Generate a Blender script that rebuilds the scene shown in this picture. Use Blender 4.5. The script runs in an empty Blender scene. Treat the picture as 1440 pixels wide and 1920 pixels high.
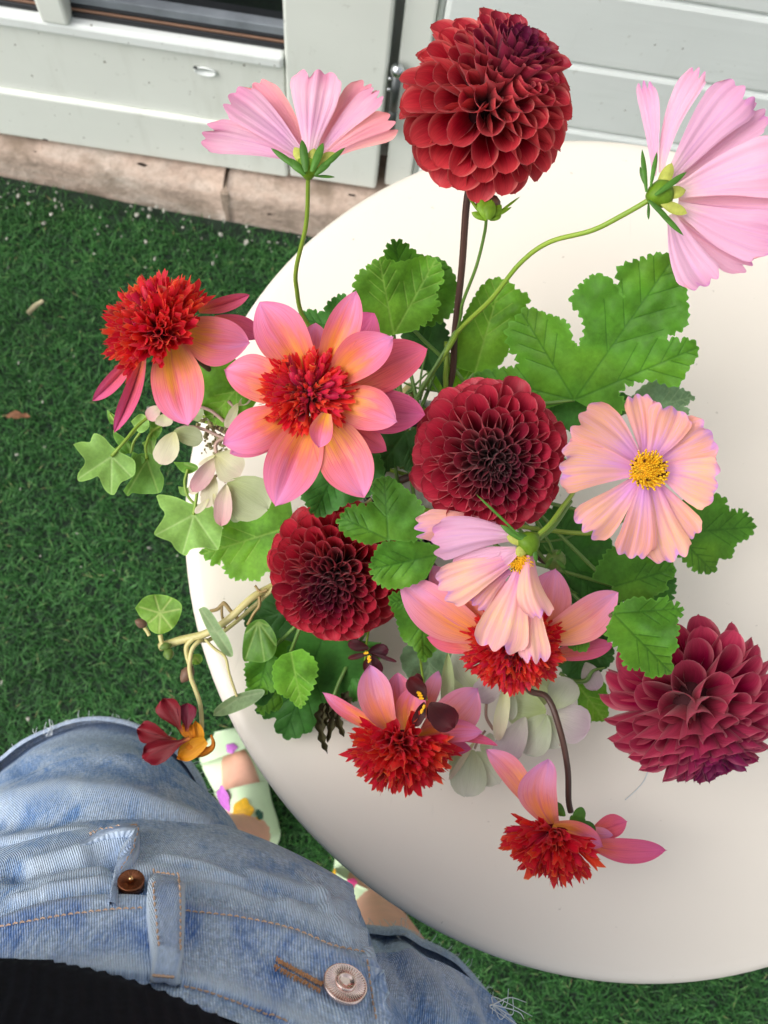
import bpy, bmesh, math, random
import numpy as np
from mathutils import Vector, Matrix
from mathutils.bvhtree import BVHTree
from mathutils.geometry import delaunay_2d_cdt

random.seed(7)
rng = np.random.default_rng(7)
SC = bpy.context.scene
COL = SC.collection

# ------------------------------------------------------------------ camera
# Photo pixels (1440 x 1920) are turned into rays of the camera; every thing
# then gets its own real distance, size and depth in metres.
FPX, CX, CY, CAMH = 1800.0, 720.0, 960.0, 1.33
_nad = (590.0, 1480.0)
_dn = np.array([(_nad[0]-CX)/FPX, -(_nad[1]-CY)/FPX, -1.0])
_Z = -_dn/np.linalg.norm(_dn)
_X = np.array([.989, -.1405, -.0363]); _X -= _Z*(_X @ _Z); _X /= np.linalg.norm(_X)
_Y = np.cross(_Z, _X)
RM = np.array([_X, _Y, _Z])                 # camera -> world
CAM = np.array([0, 0, CAMH])

cd = bpy.data.cameras.new('camera'); cam = bpy.data.objects.new('camera', cd); COL.objects.link(cam)
mw = Matrix.Identity(4)
for i in range(3):
    for j in range(3): mw[i][j] = RM[i][j]
    mw[i][3] = CAM[i]
cam.matrix_world = mw
cd.sensor_width = 36; cd.sensor_fit = 'AUTO'; cd.lens = 36*FPX/1920
cd.clip_start = .02; cd.clip_end = 500
cd.dof.use_dof = True; cd.dof.focus_distance = .45; cd.dof.aperture_fstop = 18
SC.camera = cam

# ------------------------------------------------------------------ light
SUN_EL, SUN_AZ = math.radians(49), math.radians(-113)      # azimuth: from +Y (house) towards +X
w = bpy.data.worlds.new('World'); SC.world = w; w.use_nodes = True
nt = w.node_tree; bg = nt.nodes['Background']
sky = nt.nodes.new('ShaderNodeTexSky'); sky.sky_type = 'NISHITA'; sky.sun_disc = False
sky.sun_elevation = SUN_EL; sky.sun_rotation = SUN_AZ; sky.dust_density = 4; sky.air_density = 1.0; sky.ozone_density = .6
hs = nt.nodes.new('ShaderNodeHueSaturation'); hs.inputs['Saturation'].default_value = .22
nt.links.new(sky.outputs[0], hs.inputs['Color']); nt.links.new(hs.outputs[0], bg.inputs[0])
bg.inputs[1].default_value = .15
sd = bpy.data.lights.new('sun', 'SUN'); sd.energy = .64; sd.angle = math.radians(55); sd.color = (1, .968, .925)
so = bpy.data.objects.new('sun', sd); COL.objects.link(so)
sdir = Vector((math.sin(SUN_AZ)*math.cos(SUN_EL), math.cos(SUN_AZ)*math.cos(SUN_EL), math.sin(SUN_EL)))
so.rotation_euler = sdir.to_track_quat('Z', 'Y').to_euler()
vs = SC.view_settings
vs.view_transform = 'Standard'; vs.look = 'None'; vs.gamma = 1; vs.use_curve_mapping = False
vs.exposure = 0.76

# ------------------------------------------------------------------ pixel helpers
def ray(px, py):
    return RM @ np.array([(px-CX)/FPX, -(py-CY)/FPX, -1.0])
def P(px, py, d):                            # point at depth d (metres along the view axis)
    return CAM + ray(px, py)*d
def Pa(px, py, d):                           # arrays
    px = np.asarray(px, float); py = np.asarray(py, float); d = np.asarray(d, float)
    r = np.stack([(px-CX)/FPX, -(py-CY)/FPX, -np.ones_like(px)], -1) @ RM.T
    return CAM + r*d[..., None]
def on_z(px, py, z):
    r = ray(px, py); return CAM + r*((z-CAMH)/r[2])
def on_y(px, py, y):
    r = ray(px, py); return CAM + r*(y/r[1])
def topx(V):
    c = (np.asarray(V)-CAM) @ RM
    return CX + FPX*c[..., 0]/-c[..., 2], CY - FPX*c[..., 1]/-c[..., 2], -c[..., 2]
def cdir(x, y, z):
    v = RM @ np.array([x, y, z], float); return v/np.linalg.norm(v)

# ------------------------------------------------------------------ objects
def tag(o, label=None, cat=None, group=None, kind=None):
    if label: o['label'] = label
    if cat: o['category'] = cat
    if group: o['group'] = group
    if kind: o['kind'] = kind
    return o
def thing(name, loc, label, cat, group=None):
    o = bpy.data.objects.new(name, None); COL.objects.link(o); o.location = Vector(loc)
    o.empty_display_size = .01
    return tag(o, label, cat, group)
def link(name, me, mat, parent=None, loc=(0, 0, 0), smooth=True):
    o = bpy.data.objects.new(name, me); COL.objects.link(o)
    if mat and not me.materials: me.materials.append(mat)
    if smooth: me.polygons.foreach_set('use_smooth', [True]*len(me.polygons))
    root = Vector((0, 0, 0))
    p = parent
    while p is not None: root += p.location; p = p.parent
    o.parent = parent
    o.location = Vector(loc)-root
    return o
def mesh(name, V, Fc, uv=None, attr=None):
    me = bpy.data.meshes.new(name)
    V = np.asarray(V, float)
    if isinstance(Fc, np.ndarray):
        nf, k = Fc.shape
        me.vertices.add(len(V)); me.vertices.foreach_set('co', V.ravel())
        me.loops.add(nf*k); me.loops.foreach_set('vertex_index', Fc.ravel().astype(np.int32))
        me.polygons.add(nf); me.polygons.foreach_set('loop_start', np.arange(0, nf*k, k, dtype=np.int32))
        me.update(calc_edges=True)
    else:
        me.from_pydata([tuple(v) for v in V], [], Fc); me.update()
    if uv is not None:
        uv = np.asarray(uv, float); li = np.zeros(len(me.loops), np.int32)
        me.loops.foreach_get('vertex_index', li)
        l = me.uv_layers.new(name='UVMap'); l.data.foreach_set('uv', uv[li].ravel())
    for k, v in (attr or {}).items():
        a = me.attributes.new(k, 'FLOAT', 'POINT'); a.data.foreach_set('value', np.asarray(v, float).ravel())
    return me
def grid_faces(nu, nv, cu=False, cv=False):
    i = np.arange(nu if cu else nu-1); j = np.arange(nv if cv else nv-1)
    I, J = np.meshgrid(i, j, indexing='ij'); I = I.ravel(); J = J.ravel()
    I2 = (I+1) % nu; J2 = (J+1) % nv
    return np.stack([I*nv+J, I2*nv+J, I2*nv+J2, I*nv+J2], 1)
def centred(V):
    c = V.reshape(-1, 3).mean(0); return V-c, c
def smoothpath(pts, n=8):
    pts = np.asarray(pts, float)
    if len(pts) < 3:
        t = np.linspace(0, 1, n+1)[:, None]; return pts[0]*(1-t)+pts[-1]*t
    Q = np.vstack([2*pts[0]-pts[1], pts, 2*pts[-1]-pts[-2]]); out = []
    for i in range(1, len(Q)-2):
        for t in np.linspace(0, 1, n, endpoint=False):
            a, b, c, d = Q[i-1], Q[i], Q[i+1], Q[i+2]
            out.append(.5*(2*b+(c-a)*t+(2*a-5*b+4*c-d)*t*t+(3*b-a-3*c+d)*t**3))
    out.append(Q[-2]); return np.array(out)
def tube_vf(path, rad, sides=8, cap=True):
    path = np.asarray(path, float); n = len(path)
    rad = np.broadcast_to(np.interp(np.linspace(0, 1, n), np.linspace(0, 1, np.size(rad)), np.atleast_1d(rad)), (n,))
    T = np.gradient(path, axis=0); T /= np.linalg.norm(T, axis=1)[:, None]+1e-12
    N = np.cross(T[0], [0.3, .1, .95]); N /= np.linalg.norm(N)
    V = []; a = np.linspace(0, 2*np.pi, sides, endpoint=False)
    for i in range(n):
        N = N-T[i]*(N @ T[i]); N /= np.linalg.norm(N); B = np.cross(T[i], N)
        V.append(path[i]+rad[i]*(np.cos(a)[:, None]*N+np.sin(a)[:, None]*B))
    V = np.array(V).reshape(-1, 3); F = [tuple(int(q) for q in f) for f in grid_faces(n, sides, cv=True)]
    if cap: F += [tuple(range(sides-1, -1, -1)), tuple((n-1)*sides+k for k in range(sides))]
    L = np.r_[0, np.cumsum(np.linalg.norm(np.diff(path, axis=0), axis=1))]
    uv = np.stack([np.tile(a/(2*np.pi), n), np.repeat(L, sides)], 1)
    return V, F, uv
def tube(name, path, rad, mat, parent=None, sides=8):
    V, F, uv = tube_vf(path, rad, sides); V, c = centred(V)
    return link(name, mesh(name, V, F, uv), mat, parent, c)
class Bag:                                   # joins small shapes into one mesh
    def __init__(s): s.V = []; s.F = []; s.U = []; s.n = 0
    def add(s, V, F, uv=None):
        V = np.asarray(V, float); s.V.append(V); s.F += [tuple(int(i)+s.n for i in f) for f in F]
        s.U.append(np.zeros((len(V), 2)) if uv is None else uv); s.n += len(V)
    def tube(s, path, rad, sides=6): s.add(*tube_vf(path, rad, sides))
    def build(s, name, mat, parent=None, smooth=True):
        V, c = centred(np.vstack(s.V))
        return link(name, mesh(name, V, s.F, np.vstack(s.U)), mat, parent, c, smooth)
def box_mesh(name, lo, hi, bev=.003, seg=2):
    bm = bmesh.new(); bmesh.ops.create_cube(bm, size=1)
    lo = np.array(lo); hi = np.array(hi)
    for v in bm.verts: v.co = Vector(np.array(v.co)*(hi-lo))
    if bev: bmesh.ops.bevel(bm, geom=bm.edges[:], offset=bev, segments=seg, profile=.5, affect='EDGES')
    me = bpy.data.meshes.new(name); bm.to_mesh(me); bm.free(); return me, (lo+hi)/2
def box(name, lo, hi, mat, parent=None, bev=.003):
    me, c = box_mesh(name, lo, hi, bev); return link(name, me, mat, parent, c, smooth=False)
def lathe_vf(prof, axis_o, axis_z, seg=32, mod=None):
    z = np.asarray(axis_z, float); z /= np.linalg.norm(z); x = np.cross(z, [.21, .95, .2]); x /= np.linalg.norm(x); y = np.cross(z, x)
    a = np.linspace(0, 2*np.pi, seg, endpoint=False); V = []
    for k, (r, h) in enumerate(prof):
        hh = h + (mod(k, a) if mod else 0*a)
        V.append(np.asarray(axis_o)+r*(np.cos(a)[:, None]*x+np.sin(a)[:, None]*y)+hh[:, None]*z)
    n = len(prof); F = [tuple(int(q) for q in f) for f in grid_faces(n, seg, cv=True)]
    F += [tuple(range(seg-1, -1, -1)), tuple((n-1)*seg+k for k in range(seg))]
    return np.vstack(V), F
def lathe(name, prof, o, z, mat, parent=None, seg=32, mod=None, smooth=True):
    V, F = lathe_vf(prof, o, z, seg, mod); V, c = centred(V)
    me = mesh(name, V, F); bm = bmesh.new(); bm.from_mesh(me); bmesh.ops.recalc_face_normals(bm, faces=bm.faces[:]); bm.to_mesh(me); bm.free()
    return link(name, me, mat, parent, c, smooth)
# ------------------------------------------------------------------ materials
def srgb(r, g, b):
    f = lambda c: (c/255/12.92 if c/255 <= .04045 else ((c/255+.055)/1.055)**2.4)
    return (f(r), f(g), f(b), 1)
class M:
    def __init__(s, name):
        s.m = bpy.data.materials.new(name); s.m.use_nodes = True; s.t = s.m.node_tree
        s.p = s.t.nodes['Principled BSDF']; s.out = s.t.nodes['Material Output']
    def n(s, typ, **kw):
        nd = s.t.nodes.new('ShaderNode'+typ)
        for k, v in kw.items():
            if hasattr(nd, k): setattr(nd, k, v)
            else: nd.inputs[k.replace('_', ' ')].default_value = v
        return nd
    def l(s, a, b): s.t.links.new(a, b)
    def set(s, **kw):
        for k, v in kw.items(): s.p.inputs[k.replace('_', ' ')].default_value = v
        return s
    def math(s, op, a, b=None, clamp=False):
        nd = s.t.nodes.new('ShaderNodeMath'); nd.operation = op; nd.use_clamp = clamp
        for i, q in enumerate((a, b)):
            if q is None: continue
            if isinstance(q, (int, float)): nd.inputs[i].default_value = q
            else: s.l(q, nd.inputs[i])
        return nd.outputs[0]
    def mix(s, fac, a, b, mode='MIX'):
        nd = s.t.nodes.new('ShaderNodeMix'); nd.data_type = 'RGBA'; nd.blend_type = mode
        for i, q in ((0, fac), (6, a), (7, b)):
            if isinstance(q, (int, float)): nd.inputs[i].default_value = q
            elif isinstance(q, tuple): nd.inputs[i].default_value = q
            else: s.l(q, nd.inputs[i])
        return nd.outputs[2]
    def ramp(s, fac, stops, interp='LINEAR'):
        nd = s.t.nodes.new('ShaderNodeValToRGB'); nd.color_ramp.interpolation = interp; e = nd.color_ramp.elements
        while len(e) < len(stops): e.new(.5)
        for k, (p, c) in enumerate(stops): e[k].position = p; e[k].color = c if isinstance(c, tuple) else (c, c, c, 1)
        s.l(fac, nd.inputs[0]); return nd.outputs[0]
    def noise(s, vec, scale, detail=3, rough=.55, dist=0):
        nd = s.n('TexNoise'); nd.inputs['Scale'].default_value = scale; nd.inputs['Detail'].default_value = detail
        nd.inputs['Roughness'].default_value = rough; nd.inputs['Distortion'].default_value = dist
        if vec is not None: s.l(vec, nd.inputs['Vector'])
        return nd.outputs['Fac']
    def mapv(s, vec, scale, loc=None):
        nd = s.n('Mapping'); nd.inputs['Scale'].default_value = scale; s.l(vec, nd.inputs['Vector'])
        if loc is not None: s.l(loc, nd.inputs['Location'])
        return nd.outputs[0]
    def bump(s, h, strength=.3, dist=.001):
        nd = s.n('Bump'); nd.inputs['Strength'].default_value = strength; nd.inputs['Distance'].default_value = dist
        s.l(h, nd.inputs['Height']); s.l(nd.outputs[0], s.p.inputs['Normal']); return nd.outputs[0]
    def thin(s, col, amount=.3, tint=None, normal=None):       # light passing through a thin petal or leaf
        tr = s.n('BsdfTranslucent'); mx = s.n('MixShader'); mx.inputs[0].default_value = amount
        if tint is not None: col = s.mix(1.0, col, tint, 'MULTIPLY')
        s.l(col, tr.inputs[0])
        if normal is not None: s.l(normal, tr.inputs['Normal'])
        s.l(s.p.outputs[0], mx.inputs[1]); s.l(tr.outputs[0], mx.inputs[2]); s.l(mx.outputs[0], s.out.inputs[0])

def simple(name, col, rough=.6, var=.12, scale=40, metallic=0, bump=0, spec=.4):
    m = M(name); m.set(Roughness=rough, Metallic=metallic); m.p.inputs['Specular IOR Level'].default_value = spec
    tc = m.n('TexCoord'); f = m.noise(tc.outputs['Object'], scale, 4)
    lo = tuple(c*(1-var) for c in col[:3])+(1,); hi = tuple(min(1, c*(1+var)) for c in col[:3])+(1,)
    m.l(m.ramp(f, [(.3, lo), (.7, hi)]), m.p.inputs['Base Color'])
    if bump: m.bump(f, bump)
    return m.m

def ray_petal(name, stops, edge, edge_amt=.55, back=None, streak=.22, line=None, rough=.5, trans=.22, warp=.35, ridges=0):
    m = M(name); m.set(Roughness=rough); m.p.inputs['Specular IOR Level'].default_value = .3
    m.p.inputs['Sheen Weight'].default_value = .12; m.p.inputs['Sheen Roughness'].default_value = .4
    uv = m.n('UVMap').outputs[0]; oi = m.n('ObjectInfo')
    off = m.n('CombineXYZ'); r20 = m.math('MULTIPLY', oi.outputs['Random'], 37.0)
    m.l(r20, off.inputs[0]); m.l(r20, off.inputs[1])
    sx = m.n('SeparateXYZ'); m.l(uv, sx.inputs[0]); u, v = sx.outputs[0], sx.outputs[1]
    n1 = m.noise(m.mapv(uv, (7, .9, 1), off.outputs[0]), 1, 3)
    n2 = m.noise(m.mapv(uv, (48, 1.6, 1), off.outputs[0]), 1, 2)
    n3 = m.noise(m.mapv(uv, (2.2, 1.6, 1), off.outputs[0]), 1, 2)
    fac = m.math('ADD', v, m.math('MULTIPLY', m.math('SUBTRACT', n1, .5), warp))
    fac = m.math('ADD', fac, m.math('MULTIPLY', m.math('SUBTRACT', n3, .5), warp*.8))
    c = m.ramp(fac, stops)
    e = m.math('ABSOLUTE', m.math('SUBTRACT', m.math('MULTIPLY', u, 2), 1))
    ef = m.math('MULTIPLY', m.ramp(e, [(.35, 0.0), (.95, 1.0)]), edge_amt)
    c = m.mix(ef, c, edge)
    if line is not None:                      # darker veins running the length of the petal
        n4 = m.noise(m.mapv(uv, (90, 2.4, 1), off.outputs[0]), 1, 2)
        lf = m.math('ADD', m.ramp(n2, [(.54, 0.0), (.66, .8)]), m.ramp(n4, [(.56, 0.0), (.66, .45)]))
        cl = m.ramp(e, [(.0, .7), (.10, 0.0)]); lf = m.math('ADD', lf, m.math('MULTIPLY', cl, m.ramp(n1, [(.35, 0.0), (.6, 1.0)])), True)
        lf = m.math('MULTIPLY', lf, m.ramp(v, [(.0, .8), (.75, .55), (1, .15)]))
        c = m.mix(lf, c, line)
    st = m.ramp(n2, [(.3, 1-streak), (.7, 1.0)]); c = m.mix(1.0, c, st, 'MULTIPLY')
    hv = m.n('HueSaturation'); m.l(c, hv.inputs['Color'])
    m.l(m.math('ADD', m.math('MULTIPLY', oi.outputs['Random'], .025), .4875), hv.inputs['Hue'])
    m.l(m.math('ADD', m.math('MULTIPLY', oi.outputs['Random'], .22), .89), hv.inputs['Value']); c = hv.outputs[0]
    if back is not None:
        g = m.n('NewGeometry'); c = m.mix(m.math('MULTIPLY', g.outputs['Backfacing'], .7), c, back)
    m.l(c, m.p.inputs['Base Color'])
    b = m.bump(n2, .35, .0006)
    m.thin(c, trans, None, b); return m.m

def ball_petal(name, core, mid, tip, rim):
    m = M(name); m.set(Roughness=.42); m.p.inputs['Specular IOR Level'].default_value = .4
    m.p.inputs['Sheen Weight'].default_value = .25; m.p.inputs['Sheen Roughness'].default_value = .35
    m.p.inputs['Sheen Tint'].default_value = (1, .75, .7, 1)
    uv = m.n('UVMap').outputs[0]; oi = m.n('ObjectInfo'); sc = m.n('SeparateColor'); m.l(oi.outputs['Color'], sc.inputs[0])
    t = sc.outputs[0]
    off = m.n('CombineXYZ'); m.l(m.math('MULTIPLY', oi.outputs['Random'], 53.0), off.inputs[0])
    sx = m.n('SeparateXYZ'); m.l(uv, sx.inputs[0]); u, v = sx.outputs[0], sx.outputs[1]
    n1 = m.noise(m.mapv(uv, (5, 2, 1), off.outputs[0]), 1, 3)
    n2 = m.noise(m.mapv(uv, (38, 2.0, 1), off.outputs[0]), 1, 2)
    body = m.mix(m.ramp(t, [(.08, 0.0), (.5, 1.0)]), core, mid)
    vv = m.math('ADD', v, m.math('MULTIPLY', m.math('SUBTRACT', n1, .5), .35))
    vf = m.math('MULTIPLY', m.ramp(vv, [(.55, 0.0), (.98, 1.0)]), m.ramp(t, [(.1, .12), (.75, 1.0)]))
    c = m.mix(vf, body, tip)
    e = m.math('ABSOLUTE', m.math('SUBTRACT', m.math('MULTIPLY', u, 2), 1))
    ef = m.math('MULTIPLY', m.ramp(e, [(.72, 0.0), (1, 1.0)]), m.ramp(v, [(.35, 0.0), (.7, 1.0)]))
    ef = m.math('MULTIPLY', ef, m.ramp(t, [(.05, .1), (.4, 1.0)])); c = m.mix(ef, c, rim)
    g = m.n('NewGeometry'); bf = m.math('MULTIPLY', g.outputs['Backfacing'], m.ramp(t, [(.1, .15), (.6, .75)]))
    c = m.mix(bf, c, tip)
    c = m.mix(1.0, c, m.ramp(n2, [(.3, .74), (.7, 1.05)]), 'MULTIPLY')
    hv = m.n('HueSaturation'); m.l(c, hv.inputs['Color'])
    m.l(m.math('ADD', m.math('MULTIPLY', oi.outputs['Random'], .3), .85), hv.inputs['Value']); c = hv.outputs[0]
    m.l(c, m.p.inputs['Base Color']); b = m.bump(n2, .3, .0005); m.thin(c, .32, None, b); return m.m

def leaf_mat(name, col, vein, back=None, trans=.25, rough=.55, mottled=.35, yellow=None):
    m = M(name); m.set(Roughness=rough); m.p.inputs['Specular IOR Level'].default_value = .22
    tc = m.n('TexCoord').outputs['Object']; a = m.n('Attribute', attribute_name='vein').outputs['Fac']
    n1 = m.noise(tc, 55, 4); n2 = m.noise(tc, 420, 3, .7); n3 = m.noise(tc, 22, 2)
    lo = tuple(c*(1-mottled) for c in col[:3])+(1,); hi = tuple(c*(1+mottled) for c in col[:3])+(1,)
    c = m.ramp(n1, [(.3, lo), (.7, hi)])
    if yellow is not None: c = m.mix(m.ramp(n3, [(.5, 0.0), (.75, .55)]), c, yellow)
    c = m.mix(m.ramp(a, [(.25, 0.0), (1.0, .6)]), c, vein)
    ed = m.n('Attribute', attribute_name='rim').outputs['Fac']
    c = m.mix(m.ramp(ed, [(.955, 0.0), (1.0, .45)]), c, tuple(min(1, x*1.7+.03) for x in col[:3])+(1,))
    oi = m.n('ObjectInfo'); hv = m.n('HueSaturation'); m.l(c, hv.inputs['Color'])
    m.l(m.math('ADD', m.math('MULTIPLY', oi.outputs['Random'], .3), .80), hv.inputs['Value']); c = hv.outputs[0]
    c = m.mix(1.0, c, m.ramp(n2, [(.3, .84), (.7, 1.06)]), 'MULTIPLY')
    if back is not None:
        g = m.n('NewGeometry'); c = m.mix(m.math('MULTIPLY', g.outputs['Backfacing'], .8), c, back)
    m.l(c, m.p.inputs['Base Color'])
    h = m.math('ADD', m.math('MULTIPLY', n2, .5), m.math('MULTIPLY', a, -1.0)); b = m.bump(h, .35, .0007)
    m.thin(c, trans, (1.25, 1.15, .5, 1), b); return m.m

def stem_mat(name, c1, c2, rough=.45):
    m = M(name); m.set(Roughness=rough); uv = m.n('UVMap').outputs[0]
    f = m.noise(m.mapv(uv, (14, 30, 1)), 1, 4)
    f2 = m.noise(m.mapv(uv, (1, 24, 1)), 1, 2)
    m.l(m.ramp(m.math('ADD', m.math('MULTIPLY', f, .6), m.math('MULTIPLY', f2, .4)), [(.36, c1), (.62, c2)]), m.p.inputs['Base Color'])
    m.bump(f, .25, .0005); return m.m

# anemone dahlias
m_ray = ray_petal('anemone_ray_petal', [(0, srgb(250, 180, 50)), (.34, srgb(249, 150, 76)), (.48, srgb(245, 132, 110)), (.62, srgb(241, 126, 146)), (.86, srgb(236, 136, 178)), (1, srgb(228, 140, 192))],
                  srgb(240, 122, 150), .55, srgb(208, 92, 132), .2, srgb(206, 70, 104), warp=.6)
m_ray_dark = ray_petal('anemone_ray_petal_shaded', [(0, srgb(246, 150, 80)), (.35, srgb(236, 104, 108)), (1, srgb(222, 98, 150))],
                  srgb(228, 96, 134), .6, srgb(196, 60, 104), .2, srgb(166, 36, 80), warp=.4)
m_ray_pale = ray_petal('anemone_ray_petal_pale', [(0, srgb(248, 164, 74)), (.3, srgb(246, 150, 96)), (.58, srgb(238, 144, 146)), (.85, srgb(228, 146, 184)), (1, srgb(214, 146, 200))],
                  srgb(232, 144, 176), .5, srgb(214, 124, 158), .14, srgb(200, 96, 120), warp=.5)
m_floret = ray_petal('anemone_floret', [(0, srgb(196, 4, 34)), (.55, srgb(242, 30, 56)), (.90, srgb(246, 46, 56)), (.982, srgb(240, 64, 54)), (1, srgb(250, 146, 92))],
                  srgb(224, 16, 50), .0, srgb(214, 8, 44), .12, warp=.05, trans=.5)
m_floret_inner = ray_petal('anemone_inner_floret', [(0, srgb(110, 2, 26)), (.7, srgb(176, 6, 42)), (.94, srgb(200, 16, 44)), (1, srgb(240, 120, 60))],
                  srgb(150, 10, 30), .0, srgb(110, 4, 24), .25, warp=.05, trans=.1)
# ball dahlias
m_ball = [ball_petal('dahlia_petal_scarlet', srgb(84, 8, 62), srgb(178, 4, 46), srgb(226, 72, 78), srgb(236, 128, 122)),
          ball_petal('dahlia_petal_maroon', srgb(84, 2, 42), srgb(166, 4, 50), srgb(206, 62, 80), srgb(222, 112, 120)),
          ball_petal('dahlia_petal_crimson', srgb(90, 2, 46), srgb(174, 2, 44), srgb(214, 58, 72), srgb(226, 104, 108)),
          ball_petal('dahlia_petal_wine', srgb(120, 4, 88), srgb(166, 0, 70), srgb(202, 70, 100), srgb(218, 124, 138))]
# cosmos
m_cos = ray_petal('cosmos_petal', [(0, srgb(222, 146, 222)), (.24, srgb(234, 164, 212)), (.46, srgb(244, 176, 168)), (.74, srgb(246, 180, 148)), (.93, srgb(240, 170, 166)), (1, srgb(212, 150, 206))],
                  srgb(246, 174, 146), .4, srgb(240, 192, 206), .08, srgb(220, 150, 220), rough=.6, trans=.3, warp=.5)
m_cos_yel = ray_petal('cosmos_petal_striped', [(0, srgb(224, 146, 206)), (.3, srgb(242, 166, 176)), (.6, srgb(246, 188, 158)), (.9, srgb(242, 174, 178)), (1, srgb(214, 148, 206))],
                  srgb(244, 184, 160), .4, srgb(242, 196, 212), .08, srgb(226, 160, 212), rough=.6, trans=.3, warp=.6)
m_cos_back = ray_petal('cosmos_petal_back', [(0, srgb(238, 208, 200)), (.25, srgb(238, 180, 206)), (.7, srgb(240, 184, 210)), (.95, srgb(234, 168, 198)), (1, srgb(222, 144, 194))],
                  srgb(242, 188, 208), .35, srgb(244, 170, 164), .08, srgb(218, 162, 212), rough=.6, trans=.3, warp=.4)
m_cos_side = ray_petal('cosmos_petal_side', [(0, srgb(234, 196, 206)), (.3, srgb(232, 172, 206)), (.7, srgb(242, 186, 206)), (1, srgb(232, 152, 184))],
                  srgb(242, 186, 204), .4, srgb(246, 160, 134), .08, srgb(204, 134, 182), rough=.6, trans=.3, warp=.45)
m_cos_coral = ray_petal('cosmos_petal_coral', [(0, srgb(232, 166, 200)), (.4, srgb(238, 160, 176)), (1, srgb(238, 150, 166))],
                  srgb(246, 176, 158), .5, srgb(226, 150, 176), .08, srgb(214, 120, 156), rough=.6, trans=.3, warp=.45)
m_disc = simple('cosmos_disc', srgb(246, 178, 20), .6, .35, 900)
m_anther = simple('cosmos_anther', srgb(96, 46, 14), .7, .3, 900)
m_pollen = simple('cosmos_pollen', srgb(250, 190, 30), .7, .2, 900)
# hydrangea, viola, nasturtium
def sepal(name, a, b, c): return ray_petal(name, [(0, a), (.5, b), (1, c)], b, .3, b, .16, tuple(x*.72 for x in b[:3])+(1,), .6, .3, .4)
m_hy_cream = sepal('hydrangea_cream', srgb(216, 214, 150), srgb(226, 222, 186), srgb(222, 204, 184))
m_hy_pink = sepal('hydrangea_pink', srgb(220, 214, 170), srgb(222, 186, 180), srgb(222, 160, 166))
m_hy_green = sepal('hydrangea_green', srgb(178, 194, 126), srgb(190, 204, 154), srgb(200, 210, 172))
m_hy_white = sepal('hydrangea_white', srgb(196, 210, 160), srgb(202, 212, 184), srgb(214, 216, 202))
m_hy_blush = sepal('hydrangea_blush', srgb(206, 206, 184), srgb(212, 200, 200), srgb(206, 180, 196))
m_viola = ray_petal('viola_petal', [(0, srgb(60, 10, 12)), (.5, srgb(58, 4, 16)), (1, srgb(86, 6, 26))], srgb(70, 6, 22), .4, srgb(60, 4, 16), .3, None, .45, .08)
m_yellow = simple('viola_eye', srgb(238, 176, 20), .6, .2, 500)
m_nast = ray_petal('nasturtium_petal', [(0, srgb(190, 100, 20)), (.14, srgb(110, 14, 22)), (.3, srgb(104, 0, 26)), (1, srgb(128, 2, 44))], srgb(110, 0, 36), .4, srgb(120, 6, 42), .35, srgb(70, 0, 20), .5, .06, .2)
m_nast_or = ray_petal('nasturtium_orange', [(0, srgb(232, 150, 24)), (1, srgb(226, 134, 20))], srgb(238, 160, 40), .4, srgb(220, 130, 30), .2, srgb(160, 40, 20), .5, .2, .2)
# leaves
m_leaf = leaf_mat('geranium_leaf', srgb(76, 130, 38), srgb(46, 94, 26), srgb(120, 166, 64), yellow=srgb(108, 150, 36))
m_leaf_bright = leaf_mat('geranium_leaf_bright', srgb(100, 156, 46), srgb(146, 186, 86), srgb(130, 176, 70), .3, yellow=srgb(136, 184, 60))
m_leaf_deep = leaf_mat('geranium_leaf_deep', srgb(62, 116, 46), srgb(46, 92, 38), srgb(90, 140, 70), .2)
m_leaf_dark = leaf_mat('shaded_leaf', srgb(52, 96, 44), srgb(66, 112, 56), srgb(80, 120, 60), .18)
m_leaf_grey = leaf_mat('greyish_leaf', srgb(116, 150, 112), srgb(140, 170, 130), srgb(120, 150, 110), .2)
m_ivy = leaf_mat('ivy_leaf', srgb(134, 176, 88), srgb(176, 206, 134), srgb(100, 150, 60), .25, .5, .12)
m_ivy_dark = leaf_mat('ivy_leaf_green', srgb(104, 154, 62), srgb(150, 184, 100), srgb(90, 140, 60), .3, .5, .15)
m_nleaf = leaf_mat('nasturtium_leaf', srgb(120, 166, 66), srgb(196, 214, 132), srgb(140, 176, 110), .3, .5, .25, srgb(150, 180, 70))
m_nleaf_under = leaf_mat('nasturtium_leaf_under', srgb(148, 176, 126), srgb(176, 196, 150), srgb(148, 176, 126), .25, .55, .12)
m_nleaf_deep = leaf_mat('nasturtium_leaf_deep', srgb(86, 130, 48), srgb(150, 180, 100), srgb(110, 150, 70), .3, .4, .2)
m_wither = leaf_mat('withered_leaf', srgb(70, 66, 44), srgb(60, 40, 44), None, .15, .7, .4)
# stems
m_st_green = stem_mat('green_stem', srgb(108, 142, 40), srgb(146, 170, 62))
m_st_dgreen = stem_mat('deep_green_stem', srgb(74, 110, 44), srgb(112, 146, 66))
m_st_dark = stem_mat('dark_stem', srgb(58, 36, 34), srgb(92, 66, 54))
m_st_nast = stem_mat('nasturtium_stem', srgb(182, 178, 108), srgb(206, 192, 136))
m_st_pink = stem_mat('hydrangea_stem', srgb(170, 136, 132), srgb(190, 170, 140))
m_st_brown = stem_mat('tendril', srgb(140, 116, 70), srgb(170, 150, 96))
m_calyx = leaf_mat('cosmos_calyx', srgb(112, 150, 36), srgb(140, 170, 60), None, .15, .45, .2)
m_calyx_d = leaf_mat('cosmos_bract', srgb(72, 116, 40), srgb(100, 140, 60), None, .1, .45, .2)
m_calyx_y = leaf_mat('cosmos_calyx_yellow', srgb(186, 192, 92), srgb(200, 196, 110), None, .2, .5, .15)
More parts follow.
